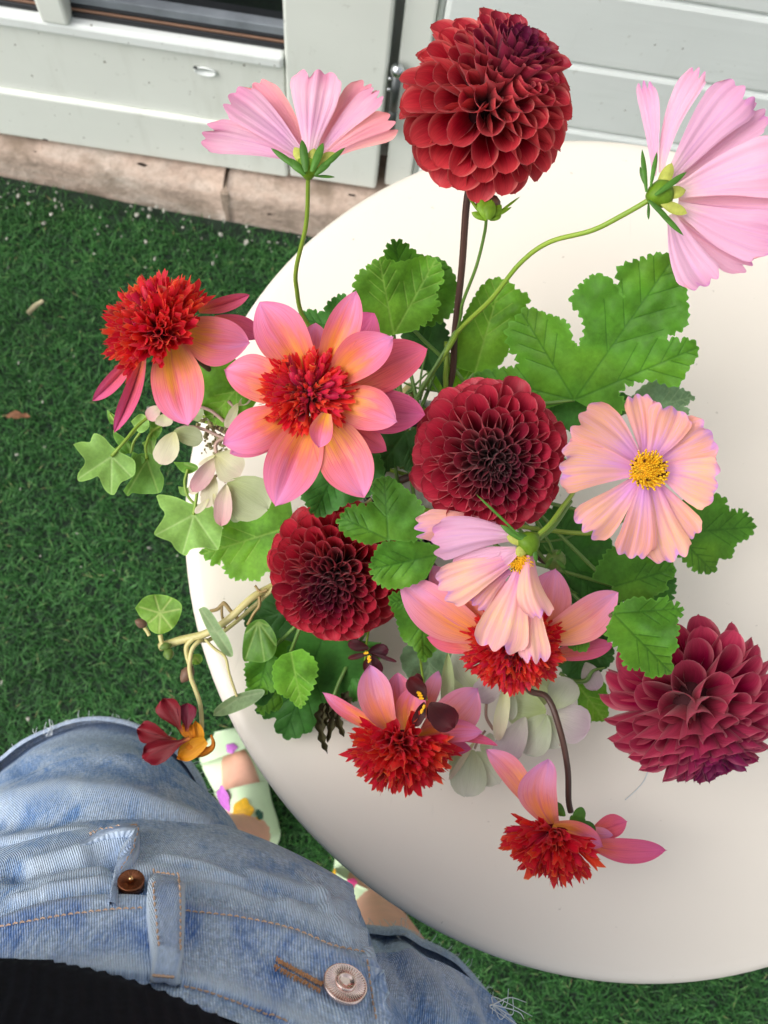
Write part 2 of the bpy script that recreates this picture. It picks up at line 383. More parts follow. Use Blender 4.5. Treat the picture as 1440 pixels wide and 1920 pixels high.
m_bud = simple('flower_bud', srgb(112, 84, 66), .55, .25, 300)
m_budg = simple('green_bud', srgb(92, 118, 50), .55, .25, 300)
m_moss = simple('tiny_hydrangea_buds', srgb(158, 150, 108), .8, .45, 400)
# ------------------------------------------------------------------ setting materials
def painted(name, col, grain=.5):
    m = M(name); m.set(Roughness=.42); m.p.inputs['Specular IOR Level'].default_value = .35
    tc = m.n('TexCoord').outputs['Object']
    n1 = m.noise(m.mapv(tc, (2.5, 8, 30)), 4, 4); n2 = m.noise(tc, 6, 3); n3 = m.noise(tc, 55, 3, .7)
    lo = tuple(c*.93 for c in col[:3])+(1,)
    c = m.ramp(n2, [(.3, lo), (.7, col)])
    c = m.mix(m.ramp(n3, [(.66, 0.0), (.74, .30)]), c, srgb(146, 144, 126))
    n5 = m.noise(m.mapv(tc, (14, 14, 2.2)), 1.6, 4, .65); c = m.mix(m.ramp(n5, [(.56, 0.0), (.8, .22)]), c, srgb(168, 166, 148))
    n6 = m.noise(tc, 130, 1); c = m.mix(m.ramp(n6, [(.765, 0.0), (.785, .8)]), c, srgb(104, 96, 78))
    m.l(c, m.p.inputs['Base Color']); m.bump(n1, .12*grain, .002); return m.m
m_door = painted('pale_green_paint', srgb(234, 237, 228))
m_clad = painted('grey_green_paint', srgb(228, 233, 229), 1.4)
m_bead = painted('white_paint', srgb(238, 242, 238), .3)
m_rubber = simple('black_rubber', (.012, .013, .016, 1), .45)
m_copper = simple('brown_spacer', srgb(150, 116, 96), .4, .1, 30, .3)
m_sash = simple('grey_sash', srgb(120, 126, 132), .4, .2, 30)
m_glass = simple('dark_window_glass', (.010, .011, .012, 1), .06, .1, 5, spec=.5)
m_steel = simple('steel', (.62, .64, .66, 1), .22, .1, 60, 1)
m_dsteel = simple('dark_steel', (.12, .13, .13, 1), .4, .3, 40, .8)
def concrete():
    m = M('old_concrete'); m.set(Roughness=.92); tc = m.n('TexCoord').outputs['Object']
    a = m.noise(m.mapv(tc, (5, 5, 16)), 1.4, 5, .6); b = m.noise(tc, 90, 4, .7); d = m.noise(tc, 16, 3)
    c = m.ramp(a, [(.28, srgb(136, 122, 110)), (.46, srgb(188, 166, 150)), (.6, srgb(200, 184, 170)), (.74, srgb(214, 204, 192))])
    c = m.mix(m.ramp(b, [(.35, .35), (.6, 0.0)]), c, srgb(112, 98, 86))
    c = m.mix(m.ramp(d, [(.54, 0.0), (.70, .7)]), c, srgb(120, 104, 86))
    m.l(c, m.p.inputs['Base Color']); m.bump(b, .7, .004); return m.m
m_conc = concrete()
def turf():
    m = M('turf_blade'); m.set(Roughness=.5); m.p.inputs['Specular IOR Level'].default_value = .3
    a = m.n('Attribute', attribute_name='tone').outputs['Fac']; tc = m.n('TexCoord').outputs['Object']
    p = m.noise(tc, 7, 3)
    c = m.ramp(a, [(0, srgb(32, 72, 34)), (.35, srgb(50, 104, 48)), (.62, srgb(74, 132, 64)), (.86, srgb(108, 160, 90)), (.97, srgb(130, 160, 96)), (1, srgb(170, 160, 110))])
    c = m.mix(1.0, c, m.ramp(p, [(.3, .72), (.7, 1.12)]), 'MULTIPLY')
    m.l(c, m.p.inputs['Base Color']); m.thin(c, .2); return m.m
m_turf = turf()
m_backing = simple('turf_backing', (.012, .026, .014, 1), .95, .4, 60)
m_chip = simple('pale_chip', srgb(158, 156, 146), .8, .4, 120)
m_straw = simple('straw', srgb(170, 160, 128), .7, .2, 100)
m_deadleaf = simple('dead_leaf', srgb(134, 92, 66), .8, .3, 80)
def table_mat():
    m = M('cream_powder_coat'); m.set(Roughness=.36); m.p.inputs['Specular IOR Level'].default_value = .4
    tc = m.n('TexCoord').outputs['Object']; n = m.noise(tc, 900, 2); n2 = m.noise(tc, 3, 3)
    m.l(m.ramp(n2, [(.3, srgb(229, 220, 207)), (.7, srgb(234, 225, 212))]), m.p.inputs['Base Color']); m.bump(n, .06, .0004)
    v = m.noise(tc, 170, 2, .5); sp = m.ramp(v, [(.735, 0.0), (.77, .35)]); sc = m.noise(m.mapv(tc, (60, 9, 20)), 1.5, 4, .7, .8)
    base = m.p.inputs['Base Color'].links[0].from_socket; c = m.mix(sp, base, srgb(150, 138, 120)); c = m.mix(m.ramp(sc, [(.66, 0.0), (.78, .16)]), c, srgb(190, 182, 170)); m.l(c, m.p.inputs['Base Color'])
    m.l(m.ramp(sc, [(.3, .30), (.75, .46)]), m.p.inputs['Roughness']); return m.m
m_table = table_mat()

# ------------------------------------------------------------------ ground
V = [(-40, -40, 0), (40, -40, 0), (40, 40, 0), (-40, 40, 0)]
tag(link('lawn', mesh('lawn', V, [(0, 1, 2, 3)]), m_backing), kind='structure')

TC, TR, TZ = np.array([.1813, .2072]), .2950, .72
def blades(name, n, region, h0, h1, wid, curl, seed):
    r = np.random.default_rng(seed)
    x0, x1, y0, y1 = region
    X = r.uniform(x0, x1, n); Y = r.uniform(y0, y1, n)
    yb = np.interp(X, [-.62, -.382, -.146, .6], [.8475, .832, .823, .80])
    keep = (Y < yb-.004) & (((X-TC[0])**2+(Y-TC[1])**2 > .155**2))
    # thinner towards the concrete, where the turf has worn back
    keep &= r.uniform(0, 1, n) < np.clip((yb-Y)/.05, .12, 1)
    X, Y = X[keep], Y[keep]; n = len(X)
    h = r.uniform(h0, h1, n); a = r.uniform(0, 2*np.pi, n); ln = r.normal(.0, curl, n)+curl*.8
    # tufts lean together a little
    flow = np.sin(X*23+np.cos(Y*17)*2)*.7
    d = np.stack([np.cos(a+flow), np.sin(a+flow)], 1); s = np.stack([-d[:, 1], d[:, 0]], 1)
    w = wid*r.uniform(.7, 1.3, n); V = np.zeros((n, 8, 3)); tt = [0, .4, .75, 1.0]; ww = [1, .95, .75, .15]
    for k, (t, f) in enumerate(zip(tt, ww)):
        o = d*(ln*h*t**1.8)[:, None]; z = h*t*np.clip(1-.35*np.abs(ln)*t, .25, 1)
        for q, sg in enumerate((-1, 1)):
            V[:, 2*k+q, :2] = np.stack([X, Y], 1)+o+s*(sg*w*f/2)[:, None]; V[:, 2*k+q, 2] = z
    F = np.array([[0, 1, 3, 2], [2, 3, 5, 4], [4, 5, 7, 6]])
    F = (F[None]+(np.arange(n)*8)[:, None, None]).reshape(-1, 4)
    tone = np.clip(r.normal(.45, .22, n), 0, .95); tone = np.where(r.uniform(0, 1, n) < .012, 1.0, tone)
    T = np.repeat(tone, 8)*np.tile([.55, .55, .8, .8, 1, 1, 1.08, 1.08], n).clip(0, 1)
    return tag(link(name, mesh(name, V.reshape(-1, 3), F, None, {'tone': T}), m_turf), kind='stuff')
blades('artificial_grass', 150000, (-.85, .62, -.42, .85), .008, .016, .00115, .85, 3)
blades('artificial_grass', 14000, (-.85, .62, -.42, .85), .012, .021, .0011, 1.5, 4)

def scatter_chips():
    b = Bag(); r = np.random.default_rng(11)
    ico = bmesh.new(); bmesh.ops.create_icosphere(ico, subdivisions=1, radius=1)
    iv = np.array([v.co for v in ico.verts]); fi = [tuple(v.index for v in f.verts) for f in ico.faces]; ico.free()
    spots = []
    for _ in range(110):                       # litter drifted against the concrete
        x = r.uniform(-.62, .1); spots.append((x, np.interp(x, [-.62, -.382, -.146, .2], [.8475, .832, .823, .815])-abs(r.normal(0, .05))-.006, .5))
    for _ in range(60): spots.append((r.uniform(-.7, -.05), r.uniform(-.1, .78), .8))
    for x, y, zf in spots:
        s = r.uniform(.001, .0034); sc = r.uniform(.3, 1.5, 3)*s
        v = iv*(1+r.uniform(-.35, .35, (len(iv), 1)))*sc
        b.add(v+[x, y, .017*zf+.006+s*.4], fi)
    return tag(b.build('gravel', m_chip, smooth=False), kind='stuff')
scatter_chips()
def twig(name, a, b, rad, mat, label, cat):
    A = on_z(*a, .022); B = on_z(*b, .02)
    tag(tube(name, [A, (A+B)/2+[0, 0, .003], B], [rad, rad*1.1, rad*.8], mat), label, cat)
twig('dry_straw', (52, 588), (80, 564), .0036, m_straw, 'short pale piece of dry straw lying flat on the green turf', 'straw')
def flat_leaf(px, py, s, ang, label):
    c = on_z(px, py, .022); n, k = 12, 5; V = []; r = np.random.default_rng(px)
    for i in range(n):
        t = i/(n-1)
        for j in range(k):
            u = j/(k-1)*2-1; wv = math.sin(math.pi*t**.8)**.8*.16*(1+.3*r.normal()*abs(u))
            x, y = (t-.5)*s, u*wv*s+.08*s*math.sin(3*t)
            V.append((c[0]+x*math.cos(ang)-y*math.sin(ang), c[1]+x*math.sin(ang)+y*math.cos(ang), c[2]+.002*u*u+.0035*math.sin(5*t)))
    V, cc = centred(np.array(V))
    tag(link('dead_leaf', mesh('dead_leaf', V, grid_faces(n, k)), m_deadleaf, None, cc), label, 'leaf')
flat_leaf(34, 782, .034, .2, 'curled reddish brown sliver of dead leaf lying on the turf at far left')

# ------------------------------------------------------------------ concrete footing
fx = [-3.0, -.62, -.382, -.146, .25, 3.2]; fy = [.935, .8475, .832, .823, .812, .75]
root = thing('concrete_footing', (-.4, .85, 0), 'weathered pinkish concrete footing running along the foot of the painted wall', 'footing')
def footing(name, xa, xb):
    n = 60; xs = np.linspace(xa, xb, n); yf = np.interp(xs, fx, fy); r = np.random.default_rng(int(abs(xa)*100))
    prof = [(0, -.02), (0, .03), (.001, .055), (.004, .068), (.012, .0745), (.026, .079), (.16, .083), (.16, -.02)]
    V = np.zeros((n, len(prof), 3))
    for i in range(n):
        for k, (dy, z) in enumerate(prof):
            j = (r.normal(0, .0012) if 0 < k < 6 else 0)
            V[i, k] = (xs[i], yf[i]+dy+j, z+(j*.7 if k > 1 else 0))
    Fc = [tuple(int(q) for q in f)[::-1] for f in grid_faces(n, len(prof))]
    Fc += [tuple(range(len(prof))), tuple((n-1)*len(prof)+k for k in range(len(prof)-1, -1, -1))]
    V, c = centred(V.reshape(-1, 3)); return link(name, mesh(name, V, Fc), m_conc, root, c)
JX = on_y(420, 345, .836)[0]
footing('footing_block', -3.0, JX-.003); footing('footing_block', JX+.003, .36); footing('footing_block', .366, 3.2)
box('mortar', (JX-.006, float(np.interp(JX, fx, fy))+.0006, -.01), (JX+.006, .96, .071), simple('mortar', srgb(160, 142, 126), .95, .3, 120), root, .001)
r = np.random.default_rng(5); m_hole = simple('hole', srgb(58, 46, 40), 1)
for px, py, s in ((84, 262, .003), (268, 309, .0055), (66, 284, .002), (505, 402, .003), (660, 366, .004)):   # dark chips in the face
    c = on_y(px, py, np.interp(on_y(px, py, .84)[0], fx, fy)-.0016); k = 10
    a = np.linspace(0, 2*np.pi, k, endpoint=False); rr = s*r.uniform(.7, 1.2, k)
    rim = np.stack([1.4*rr*np.cos(a), np.zeros(k), .8*rr*np.sin(a)], 1)
    link('chipped_hole', mesh('chipped_hole', np.vstack([rim, [[0, .0012, 0]]]), [(i, (i+1) % k, k) for i in range(k)]), m_hole, root, c)

# ------------------------------------------------------------------ door and wall
YD = .862
door = thing('glazed_door', (-.4, YD, .092), 'pale green painted wooden door with dark glass and one glazing bar', 'door')
SL, SR = -.1645, -.0344
box('bottom_rail', (-2.2, YD-.004, .0915), (SL-.001, YD+.045, .1885), m_door, door, .004)
box('middle_rail', (-2.2, YD+.003, .1895), (SL-.001, YD+.045, .3125), m_door, door, .002)
box('stile', (SL+.0006, YD-.001, .0912), (SR, YD+.045, 2.1), m_door, door, .004)
box('top_rail', (-2.2, YD+.002, 1.9), (SL-.001, YD+.045, 2.1), m_door, door, .004)
box('window_bead', (-2.2, YD-.004, .3135), (SL-.001, YD+.030, .3340), m_bead, door, .0045)
box('glazing_bar', (-.4646, YD-.007, .3350), (-.4295, YD+.025, 1.9), m_door, door, .004)
for i, (xa, xb) in enumerate(((-2.2, -.4650), (-.4291, SL-.001))):
    box('glass_pane', (xa, YD+.026, .3655), (xb, YD+.034, 1.9), m_glass, door, .0005)
    box('sash_strip', (xa, YD+.014, .3520), (xb, YD+.032, .3650), m_sash, door, .001)
    box('spacer_strip', (xa, YD+.011, .3432), (xb, YD+.032, .3462), m_copper, door, .0005)
    box('rubber_gasket', (xa, YD+.008, .3345), (xb, YD+.032, .3428), m_rubber, door, .002)
    box('rubber_gasket', (xa, YD+.0125, .3466), (xb, YD+.032, .3516), m_rubber, door, .001)
cc = on_y(385, 133, YD+.002); V = []; n = 28          # pale oval cap let into the middle rail
for k, (f, dy) in enumerate(((1, 0), (.96, -.0022), (.86, -.0026), (.80, -.0012), (.02, -.0010))):
    for i in range(n):
        a = 2*math.pi*i/n; V.append((cc[0]+.0150*f*math.cos(a), cc[1]+dy, cc[2]+.0078*f*math.sin(a)))
Fc = [tuple(int(q) for q in f) for f in grid_faces(5, n, cv=True)]+[tuple(4*n+i for i in range(n))]; V, c = centred(np.array(V))
oc = link('vent_cap', mesh('vent_cap', V, Fc), m_bead, door, c)
sc_ = on_y(366, 126, YD-.0010); lathe('screw', [(.0005, 0), (.0026, 0), (.0026, .001), (.0003, .0012)], sc_, (0, -1, 0), m_dsteel, oc, 12)

post = thing('door_post', (-.005, YD, .09), 'pale green vertical door post between the door and the boarded wall', 'post')
box('post_board', (-.0228, YD+.010, .0905), (.0150, YD+.055, 2.2), m_door, post, .003)
box('post_strip', (.0160, YD+.022, .0905), (.0235, YD+.055, 2.2), m_clad, post, .002)
hinge = bpy.data.objects.new('hinge', None); COL.objects.link(hinge); hinge.parent = door; hinge.location = Vector((-.027, YD, .24))-door.location
hx, hy = -.0222, YD-.002
lathe('barrel', [(.001, .22), (.0058, .22), (.0058, .2695), (.0051, .2700), (.0051, .2715), (.0058, .272), (.0058, .334), (.001, .334)], (hx, hy, 0), (0, 0, 1), m_dsteel, hinge, 20)
lathe('ball_cap', [(.001, .3342), (.0056, .3344), (.0080, .338), (.0090, .3420), (.0082, .3462), (.0054, .3498), (.0015, .3514)], (hx, hy, 0), (0, 0, 1), m_steel, hinge, 24)
for z in (.312, .331):
    lathe('screw', [(.0005, 0), (.0028, 0), (.0026, .0016), (.0004, .0022)], (SR+.0042, YD-.006, z), (0, -1, 0), m_steel, hinge, 14)

wall = thing('boarded_wall', (1.5, YD, .09), 'grey green wall of wide horizontal boards behind the table', 'wall')
for k in range(-3, 14):
    lo = .3864+k*.1119
    box('board', (.0242, YD+.006, max(lo+.0012, .0905)), (3.2, YD+.05, lo+.1108), m_clad, wall, .006)
box('backing', (-3, YD+.06, .0905), (3.2, YD+.12, 2.3), m_clad, wall, .002)
left = thing('plank_wall', (-2.7, YD, .09), 'pale painted plank wall beyond the far end of the door', 'wall')
for k in range(0, 15):
    lo = .092+k*.1119
    box('board', (-3.0, YD+.004, lo+.001), (-2.203, YD+.05, lo+.1108), m_clad, left, .0055)

# ------------------------------------------------------------------ table
tb = thing('round_table', (TC[0], TC[1], 0), 'round cream metal garden table with a thin rolled edge', 'table')
tc3 = (TC[0], TC[1], 0)
prof = [(TR*q, TZ) for q in (.4, .6, .8, .93)]
prof += [(TR-.010, TZ), (TR-.005, TZ-.0010), (TR-.0015, TZ-.0038), (TR, TZ-.0085), (TR-.0008, TZ-.0125), (TR-.0035, TZ-.0155), (TR-.008, TZ-.0165), (TR-.02, TZ-.012), (.0, TZ-.012)]
prof[-1] = (.1, TZ-.012)
lathe('tabletop', prof[::-1], tc3, (0, 0, 1), m_table, tb, 160)
lathe('column', [(.001, .028), (.06, .028), (.05, .034), (.03, .05), (.0245, .08), (.0245, .66), (.034, .69), (.10, .7075), (.001, .7075)], tc3, (0, 0, 1), m_table, tb, 32)
lathe('base_disc', [(.001, .004), (.152, .004), (.155, .009), (.152, .014), (.09, .026), (.001, .0275)], tc3, (0, 0, 1), m_table, tb, 64)
# ------------------------------------------------------------------ person: standing at the table, seen from above
def denim(name, light, dark, fade=.5, ku=3900.0, kv=2300.0, st=160):
    m = M(name); m.set(Roughness=.85); m.p.inputs['Specular IOR Level'].default_value = .15
    m.p.inputs['Sheen Weight'].default_value = .04
    uv = m.n('UVMap').outputs[0]; tc = m.n('TexCoord').outputs['Object']
    sx = m.n('SeparateXYZ'); m.l(uv, sx.inputs[0])
    wob = m.noise(uv, 60, 2)
    q = m.math('ADD', m.math('MULTIPLY', sx.outputs[0], ku), m.math('MULTIPLY', sx.outputs[1], kv))
    q = m.math('ADD', q, m.math('MULTIPLY', wob, 9.0))
    tw = m.math('ADD', m.math('MULTIPLY', m.math('SINE', q), .5), .5)
    thr = m.noise(m.mapv(uv, (800, st, 1)), 1, 2)
    big = m.noise(tc, 11, 4, .6); mid = m.noise(m.mapv(uv, (38, 18, 1)), 1, 4, .68, .7)
    wash = m.math('ADD', m.math('MULTIPLY', big, .4), m.math('MULTIPLY', mid, .6))
    base = m.ramp(wash, [(.42, dark), (.55, light)])
    hi = m.mix(.56, base, srgb(222, 232, 242))
    t2 = m.math('MULTIPLY', tw, m.ramp(thr, [(.36, .1), (.66, 1.0)]))
    lo = m.mix(.42, base, srgb(34, 76, 150))
    c = m.mix(t2, lo, hi)
    c = m.mix(1.0, c, m.ramp(m.noise(uv, 420, 3, .75), [(.32, .66), (.68, 1.22)]), 'MULTIPLY')
    at = m.n('Attribute', attribute_name='fade').outputs['Fac']      # worn pale along seams and ridges
    c = m.mix(m.math('MULTIPLY', at, fade), c, srgb(190, 204, 220))
    m.l(c, m.p.inputs['Base Color'])
    m.bump(m.math('ADD', m.math('ADD', tw, m.math('MULTIPLY', thr, .6)), m.math('MULTIPLY', mid, 2.2)), .6, .0009); return m.m
m_denim = denim('washed_denim', srgb(206, 228, 248), srgb(116, 164, 220), .7, 6200.0, 1900.0, 60)
m_band = denim('waistband_denim', srgb(206, 228, 250), srgb(78, 130, 204), .85, 6600.0, -1800.0)
m_hem = denim('hem_denim', srgb(216, 230, 246), srgb(172, 200, 232))
m_thread = simple('tan_thread', srgb(196, 164, 140), .8, .2, 600)
m_buttonhole = simple('buttonhole_thread', srgb(190, 140, 100), .8, .25, 600)
m_fray = simple('white_fray', srgb(206, 212, 216), .9, .1, 300)
m_button = simple('copper_button', srgb(232, 208, 200), .2, .12, 200, 1)
m_rivet = simple('brown_rivet', srgb(128, 80, 56), .38, .2, 200, .9)
m_brass = simple('brass_pin', srgb(206, 160, 110), .25, .1, 100, 1)
m_skin = simple('skin', srgb(222, 170, 148), .55, .06, 60)
m_skin.node_tree.nodes['Principled BSDF'].inputs['Subsurface Weight'].default_value = .08
m_skin.node_tree.nodes['Principled BSDF'].inputs['Subsurface Scale'].default_value = .004
m_knit = simple('black_knit', (.0065, .007, .0115, 1), .92, .3, 300, spec=.12)
m_shoe = simple('mint_shoe', srgb(206, 230, 192), .5, .04, 30)
m_lilac = simple('lilac_paint', srgb(190, 110, 196), .5, .2, 200)
m_pinkp = simple('pink_paint', srgb(206, 70, 130), .5, .2, 200)
m_yell = simple('yellow_paint', srgb(226, 176, 40), .5, .2, 200)
m_dgreen = simple('green_paint', srgb(40, 92, 74), .5, .2, 200)

BF = np.array([.32, .947]); BF /= np.linalg.norm(BF); BL = np.array([BF[1], -BF[0]]); BO = np.array([-.0169, -.1780])
def body(f, l, z): q = BO+BF*f+BL*l; return np.array([q[0], q[1], z])
def rings(tbl, nz, nphi, close=True):
    """tbl rows: z, centre f, centre l, half width, half depth front, half depth back, squareness"""
    T = np.array(tbl, float); s = np.linspace(0, 1, len(T)); t = np.linspace(0, 1, nz)
    K = np.stack([np.interp(t, s, T[:, k]) for k in range(T.shape[1])], 1)
    for _ in range(nz//(len(T)*2)+1):            # soften the corners of the profile
        K[1:-1] = (K[:-2]+2*K[1:-1]+K[2:])/4
    ph = np.linspace(-np.pi, np.pi, nphi, endpoint=False)
    V = np.zeros((nz, nphi, 3)); U = np.zeros((nz, nphi, 2))
    zl = np.r_[0, np.cumsum(np.linalg.norm(np.diff(K[:, :3], axis=0), axis=1))]
    for i in range(nz):
        z, cf, cl, a, bf, bb, sq = K[i]
        c, s_ = np.cos(ph), np.sin(ph)
        e = 2/(2+sq)
        cc_ = np.sign(c)*np.abs(c)**e; ss_ = np.sign(s_)*np.abs(s_)**e
        f = cf+np.where(cc_ > 0, bf, bb)*cc_; l = cl+a*ss_
        V[i, :, :2] = BO+np.outer(f, BF)+np.outer(l, BL); V[i, :, 2] = z
        U[i, :, 0] = ph*(a+bf)/2; U[i, :, 1] = zl[i]
    return V, U
def seg_dist(px, py, poly):
    best = np.full(px.shape, 1e9)
    for (x0, y0), (x1, y1) in zip(poly[:-1], poly[1:]):
        dx, dy = x1-x0, y1-y0; t = np.clip(((px-x0)*dx+(py-y0)*dy)/(dx*dx+dy*dy+1e-9), 0, 1)
        best = np.minimum(best, np.hypot(px-x0-t*dx, py-y0-t*dy))
    return best
def normals(V):
    du = np.roll(V, -1, 1)-np.roll(V, 1, 1); dv = np.gradient(V, axis=0)
    n = np.cross(du, dv); n /= np.linalg.norm(n, axis=-1)[..., None]+1e-12; return n
# ridges in the cloth: polyline in the view, half width px, height m (+ out / - in), fading
def fold(V, folds):
    n = normals(V); x, y, d = topx(V); h = np.zeros(x.shape); fd = np.zeros(x.shape)
    vis = ((CAM-V)*n).sum(-1)
    if np.median(np.sign(vis[vis.shape[0]//2])) == 0: pass
    for poly, wd, amp in folds:
        g = np.exp(-(seg_dist(x, y, poly)/wd)**2)*(vis > -.02); h += amp*g
        if amp > 0: fd = np.maximum(fd, g*.8)
    return V+n*h[..., None], fd

hip_tbl = [(.976, .000, .000, .136, .098, .097, .25), (.960, .000, .000, .140, .104, .100, .25), (.940, .000, .000, .147, .114, .105, .25), (.922, .000, .000, .154, .125, .112, .2), (.89, .002, -.004, .162, .133, .120, .2), (.85, .004, -.010, .170, .138, .125, .2),
           (.80, .006, -.018, .178, .136, .128, .2), (.75, .014, -.028, .176, .122, .120, .3), (.71, .03, -.034, .150, .085, .100, .4)]
legR_tbl = [(.88, .000, -.075, .060, .085, .080, .2), (.84, .006, -.086, .080, .114, .110, .2), (.79, .016, -.098, .091, .121, .112, .2), (.72, .032, -.120, .097, .118, .108, .1), (.64, .038, -.146, .093, .102, .100, .0), (.56, .047, -.170, .094, .096, .096, .0), (.50, .054, -.181, .099, .098, .096, .0)]
legL_tbl = [(.88, .000, .055, .060, .085, .080, .2), (.84, .004, .060, .080, .112, .110, .2), (.79, .010, .066, .090, .116, .112, .2), (.72, .010, .074, .092, .098, .104, .1), (.64, .000, .082, .092, .088, .098, .0), (.56, .002, .090, .098, .092, .096, .0), (.50, .008, .096, .106, .099, .098, .0)]

person = thing('person', body(0, 0, 0), 'person in washed denim shorts, black ribbed top and floral sandals beside the table', 'person')
Vh, Uh = rings(hip_tbl, 150, 320); Vr, Ur = rings(legR_tbl, 110, 260); Vl, Ul = rings(legL_tbl, 110, 260)
hip_folds = [([(90, 1660), (200, 1625), (330, 1640), (470, 1680), (640, 1740)], 16, .0022), ([(60, 1625), (180, 1592), (230, 1575)], 14, .0040), ([(20, 1640), (120, 1618), (215, 1612)], 12, -.005), ([(176, 1602), (214, 1594), (224, 1604), (214, 1626)], 9, -.007), ([(30, 1690), (120, 1670), (200, 1655)], 9, .003), ([(300, 1610), (380, 1625), (450, 1655)], 9, .0022), ([(350, 1650), (440, 1660), (520, 1690)], 6, -.0018), ([(560, 1640), (600, 1680), (610, 1715)], 6, .0022), ([(585, 1640), (622, 1680), (634, 1720)], 5, -.002), ([(520, 1700), (580, 1700), (640, 1722)], 5, .0018),
             ([(470, 1640), (560, 1668), (640, 1700)], 12, .0020), ([(560, 1690), (620, 1700), (668, 1728)], 10, -.0018), ([(600, 1680), (640, 1730), (650, 1760)], 9, .0022), ([(300, 1690), (420, 1675), (520, 1700)], 10, -.0012),
             ([(690, 1790), (715, 1850), (725, 1920)], 10, .0035), ([(735, 1790), (760, 1850), (775, 1920)], 14, -.003)]
leg_folds = [([(0, 1500), (120, 1478), (240, 1490), (380, 1545)], 20, .0038), ([(0, 1545), (140, 1530), (280, 1545), (400, 1580)], 16, -.0030), ([(0, 1582), (150, 1562), (300, 1575), (430, 1615)], 14, .0030), ([(40, 1440), (170, 1420), (300, 1450), (380, 1505)], 20, -.0028)]
legl_folds = [([(745, 1760), (810, 1830), (850, 1920)], 14, .003), ([(790, 1770), (880, 1840), (930, 1920)], 18, -.0022), ([(720, 1770), (770, 1850), (790, 1920)], 12, -.003), ([(840, 1810), (890, 1870), (905, 1925)], 12, .002)]
def wobble(V, amp, seed, freq):
    r = np.random.default_rng(seed); o = r.uniform(0, 9, 6); n = normals(V)
    h = np.sin(V[..., 2]*freq+o[0]+4*np.sin(V[..., 0]*9+o[1]))*np.sin(V[..., 0]*freq*.7+V[..., 1]*freq*.5+o[2])
    return V+n*(amp*h)[..., None]
Vh = wobble(Vh, .0010, 1, 60); Vr = wobble(Vr, .0016, 2, 55); Vl = wobble(Vl, .0014, 3, 55)
s_h = 1 if ((normals(Vh)[75, 160] @ np.array([*BF, 0])) > 0) else -1
def folded(V, f):
    if s_h < 0: f = [(p, w_, -a) for p, w_, a in f]
    n = normals(V)*s_h; x, y, d = topx(V); vis = ((CAM-V)*n).sum(-1); h = np.zeros(x.shape); fd = np.zeros(x.shape)
    for poly, wd, amp in f:
        amp = amp*s_h; g = np.exp(-(seg_dist(x, y, poly)/wd)**2)*np.clip(vis*12+.3, 0, 1); h += amp*g
        if amp > 0: fd = np.maximum(fd, g)
    return V+n*h[..., None], fd
# the fly stands off: beyond its edge the cloth drops back
def drop_back(V, edge, depth, soft):
    n = normals(V)*s_h; x, y, d = topx(V); E = np.array(edge, float); ex = np.interp(y, E[:, 1], E[:, 0])
    k = np.clip((x-ex)/soft, 0, 1); k = k*k*(3-2*k); return V-n*(k*depth)[..., None]
Vh = drop_back(Vh, [(640, 1560), (668, 1690), (690, 1745), (704, 1790), (716, 1850), (728, 1930), (740, 2100)], .030, 26)
Vh, Fh = folded(Vh, hip_folds)
_x, _y, _d = topx(Vh)
for poly, wd, am in (([(600, 1690), (650, 1720), (672, 1760)], 14, .7), ([(560, 1665), (640, 1690)], 9, .6), ([(585, 1730), (650, 1752)], 7, .6), ([(620, 1650), (660, 1690), (690, 1760)], 7, .8), ([(0, 1610), (160, 1575), (235, 1560)], 9, .6), ([(255, 1600), (330, 1590), (480, 1640)], 16, .45), ([(690, 1800), (712, 1850), (722, 1920)], 6, .9)):
    Fh = np.maximum(Fh, am*np.exp(-(seg_dist(_x, _y, poly)/wd)**2))
Vr, Fr = folded(Vr, leg_folds); Vl, Fl = folded(Vl, legl_folds)
# paler wear towards the hems
Fr = np.maximum(Fr*.8, np.clip((.53-Vr[..., 2])/.04, 0, .5)); Fl = np.maximum(Fl*.8, np.clip((.53-Vl[..., 2])/.04, 0, .4))
def quad(V, flip): f = grid_faces(V.shape[0], V.shape[1], cv=True); return f[:, ::-1] if flip else f
flip = s_h < 0
allV = np.vstack([Vh.reshape(-1, 3), Vr.reshape(-1, 3), Vl.reshape(-1, 3)])
o1 = Vh.shape[0]*Vh.shape[1]; o2 = o1+Vr.shape[0]*Vr.shape[1]
allF = np.vstack([quad(Vh, flip), quad(Vr, flip)+o1, quad(Vl, flip)+o2])
allU = np.vstack([Uh.reshape(-1, 2), Ur.reshape(-1, 2), Ul.reshape(-1, 2)])
allA = np.r_[Fh.ravel(), Fr.ravel(), Fl.ravel()]
c0 = allV.mean(0)
shorts = link('denim_shorts', mesh('denim_shorts', allV-c0, allF, allU, {'fade': allA}), m_denim, person, c0)
bvh = BVHTree.FromPolygons([Vector(v) for v in allV], [tuple(int(q) for q in f) for f in allF])
def hit(px, py, off=0.0):
    d = Vector(ray(px, py)); d.normalize(); loc, nor, i, t = bvh.ray_cast(Vector(CAM), d)
    if loc is None: return None
    if nor.dot(d) > 0: nor = -nor
    return np.array(loc+nor*off), np.array(nor)
def hits(pts, off, n=10):
    P2 = smoothpath([(x, y, 0) for x, y in pts], n)[:, :2]; out = []
    for x, y in P2:
        h = hit(x, y, off)
        if h is not None: out.append(h[0])
    return np.array(out)

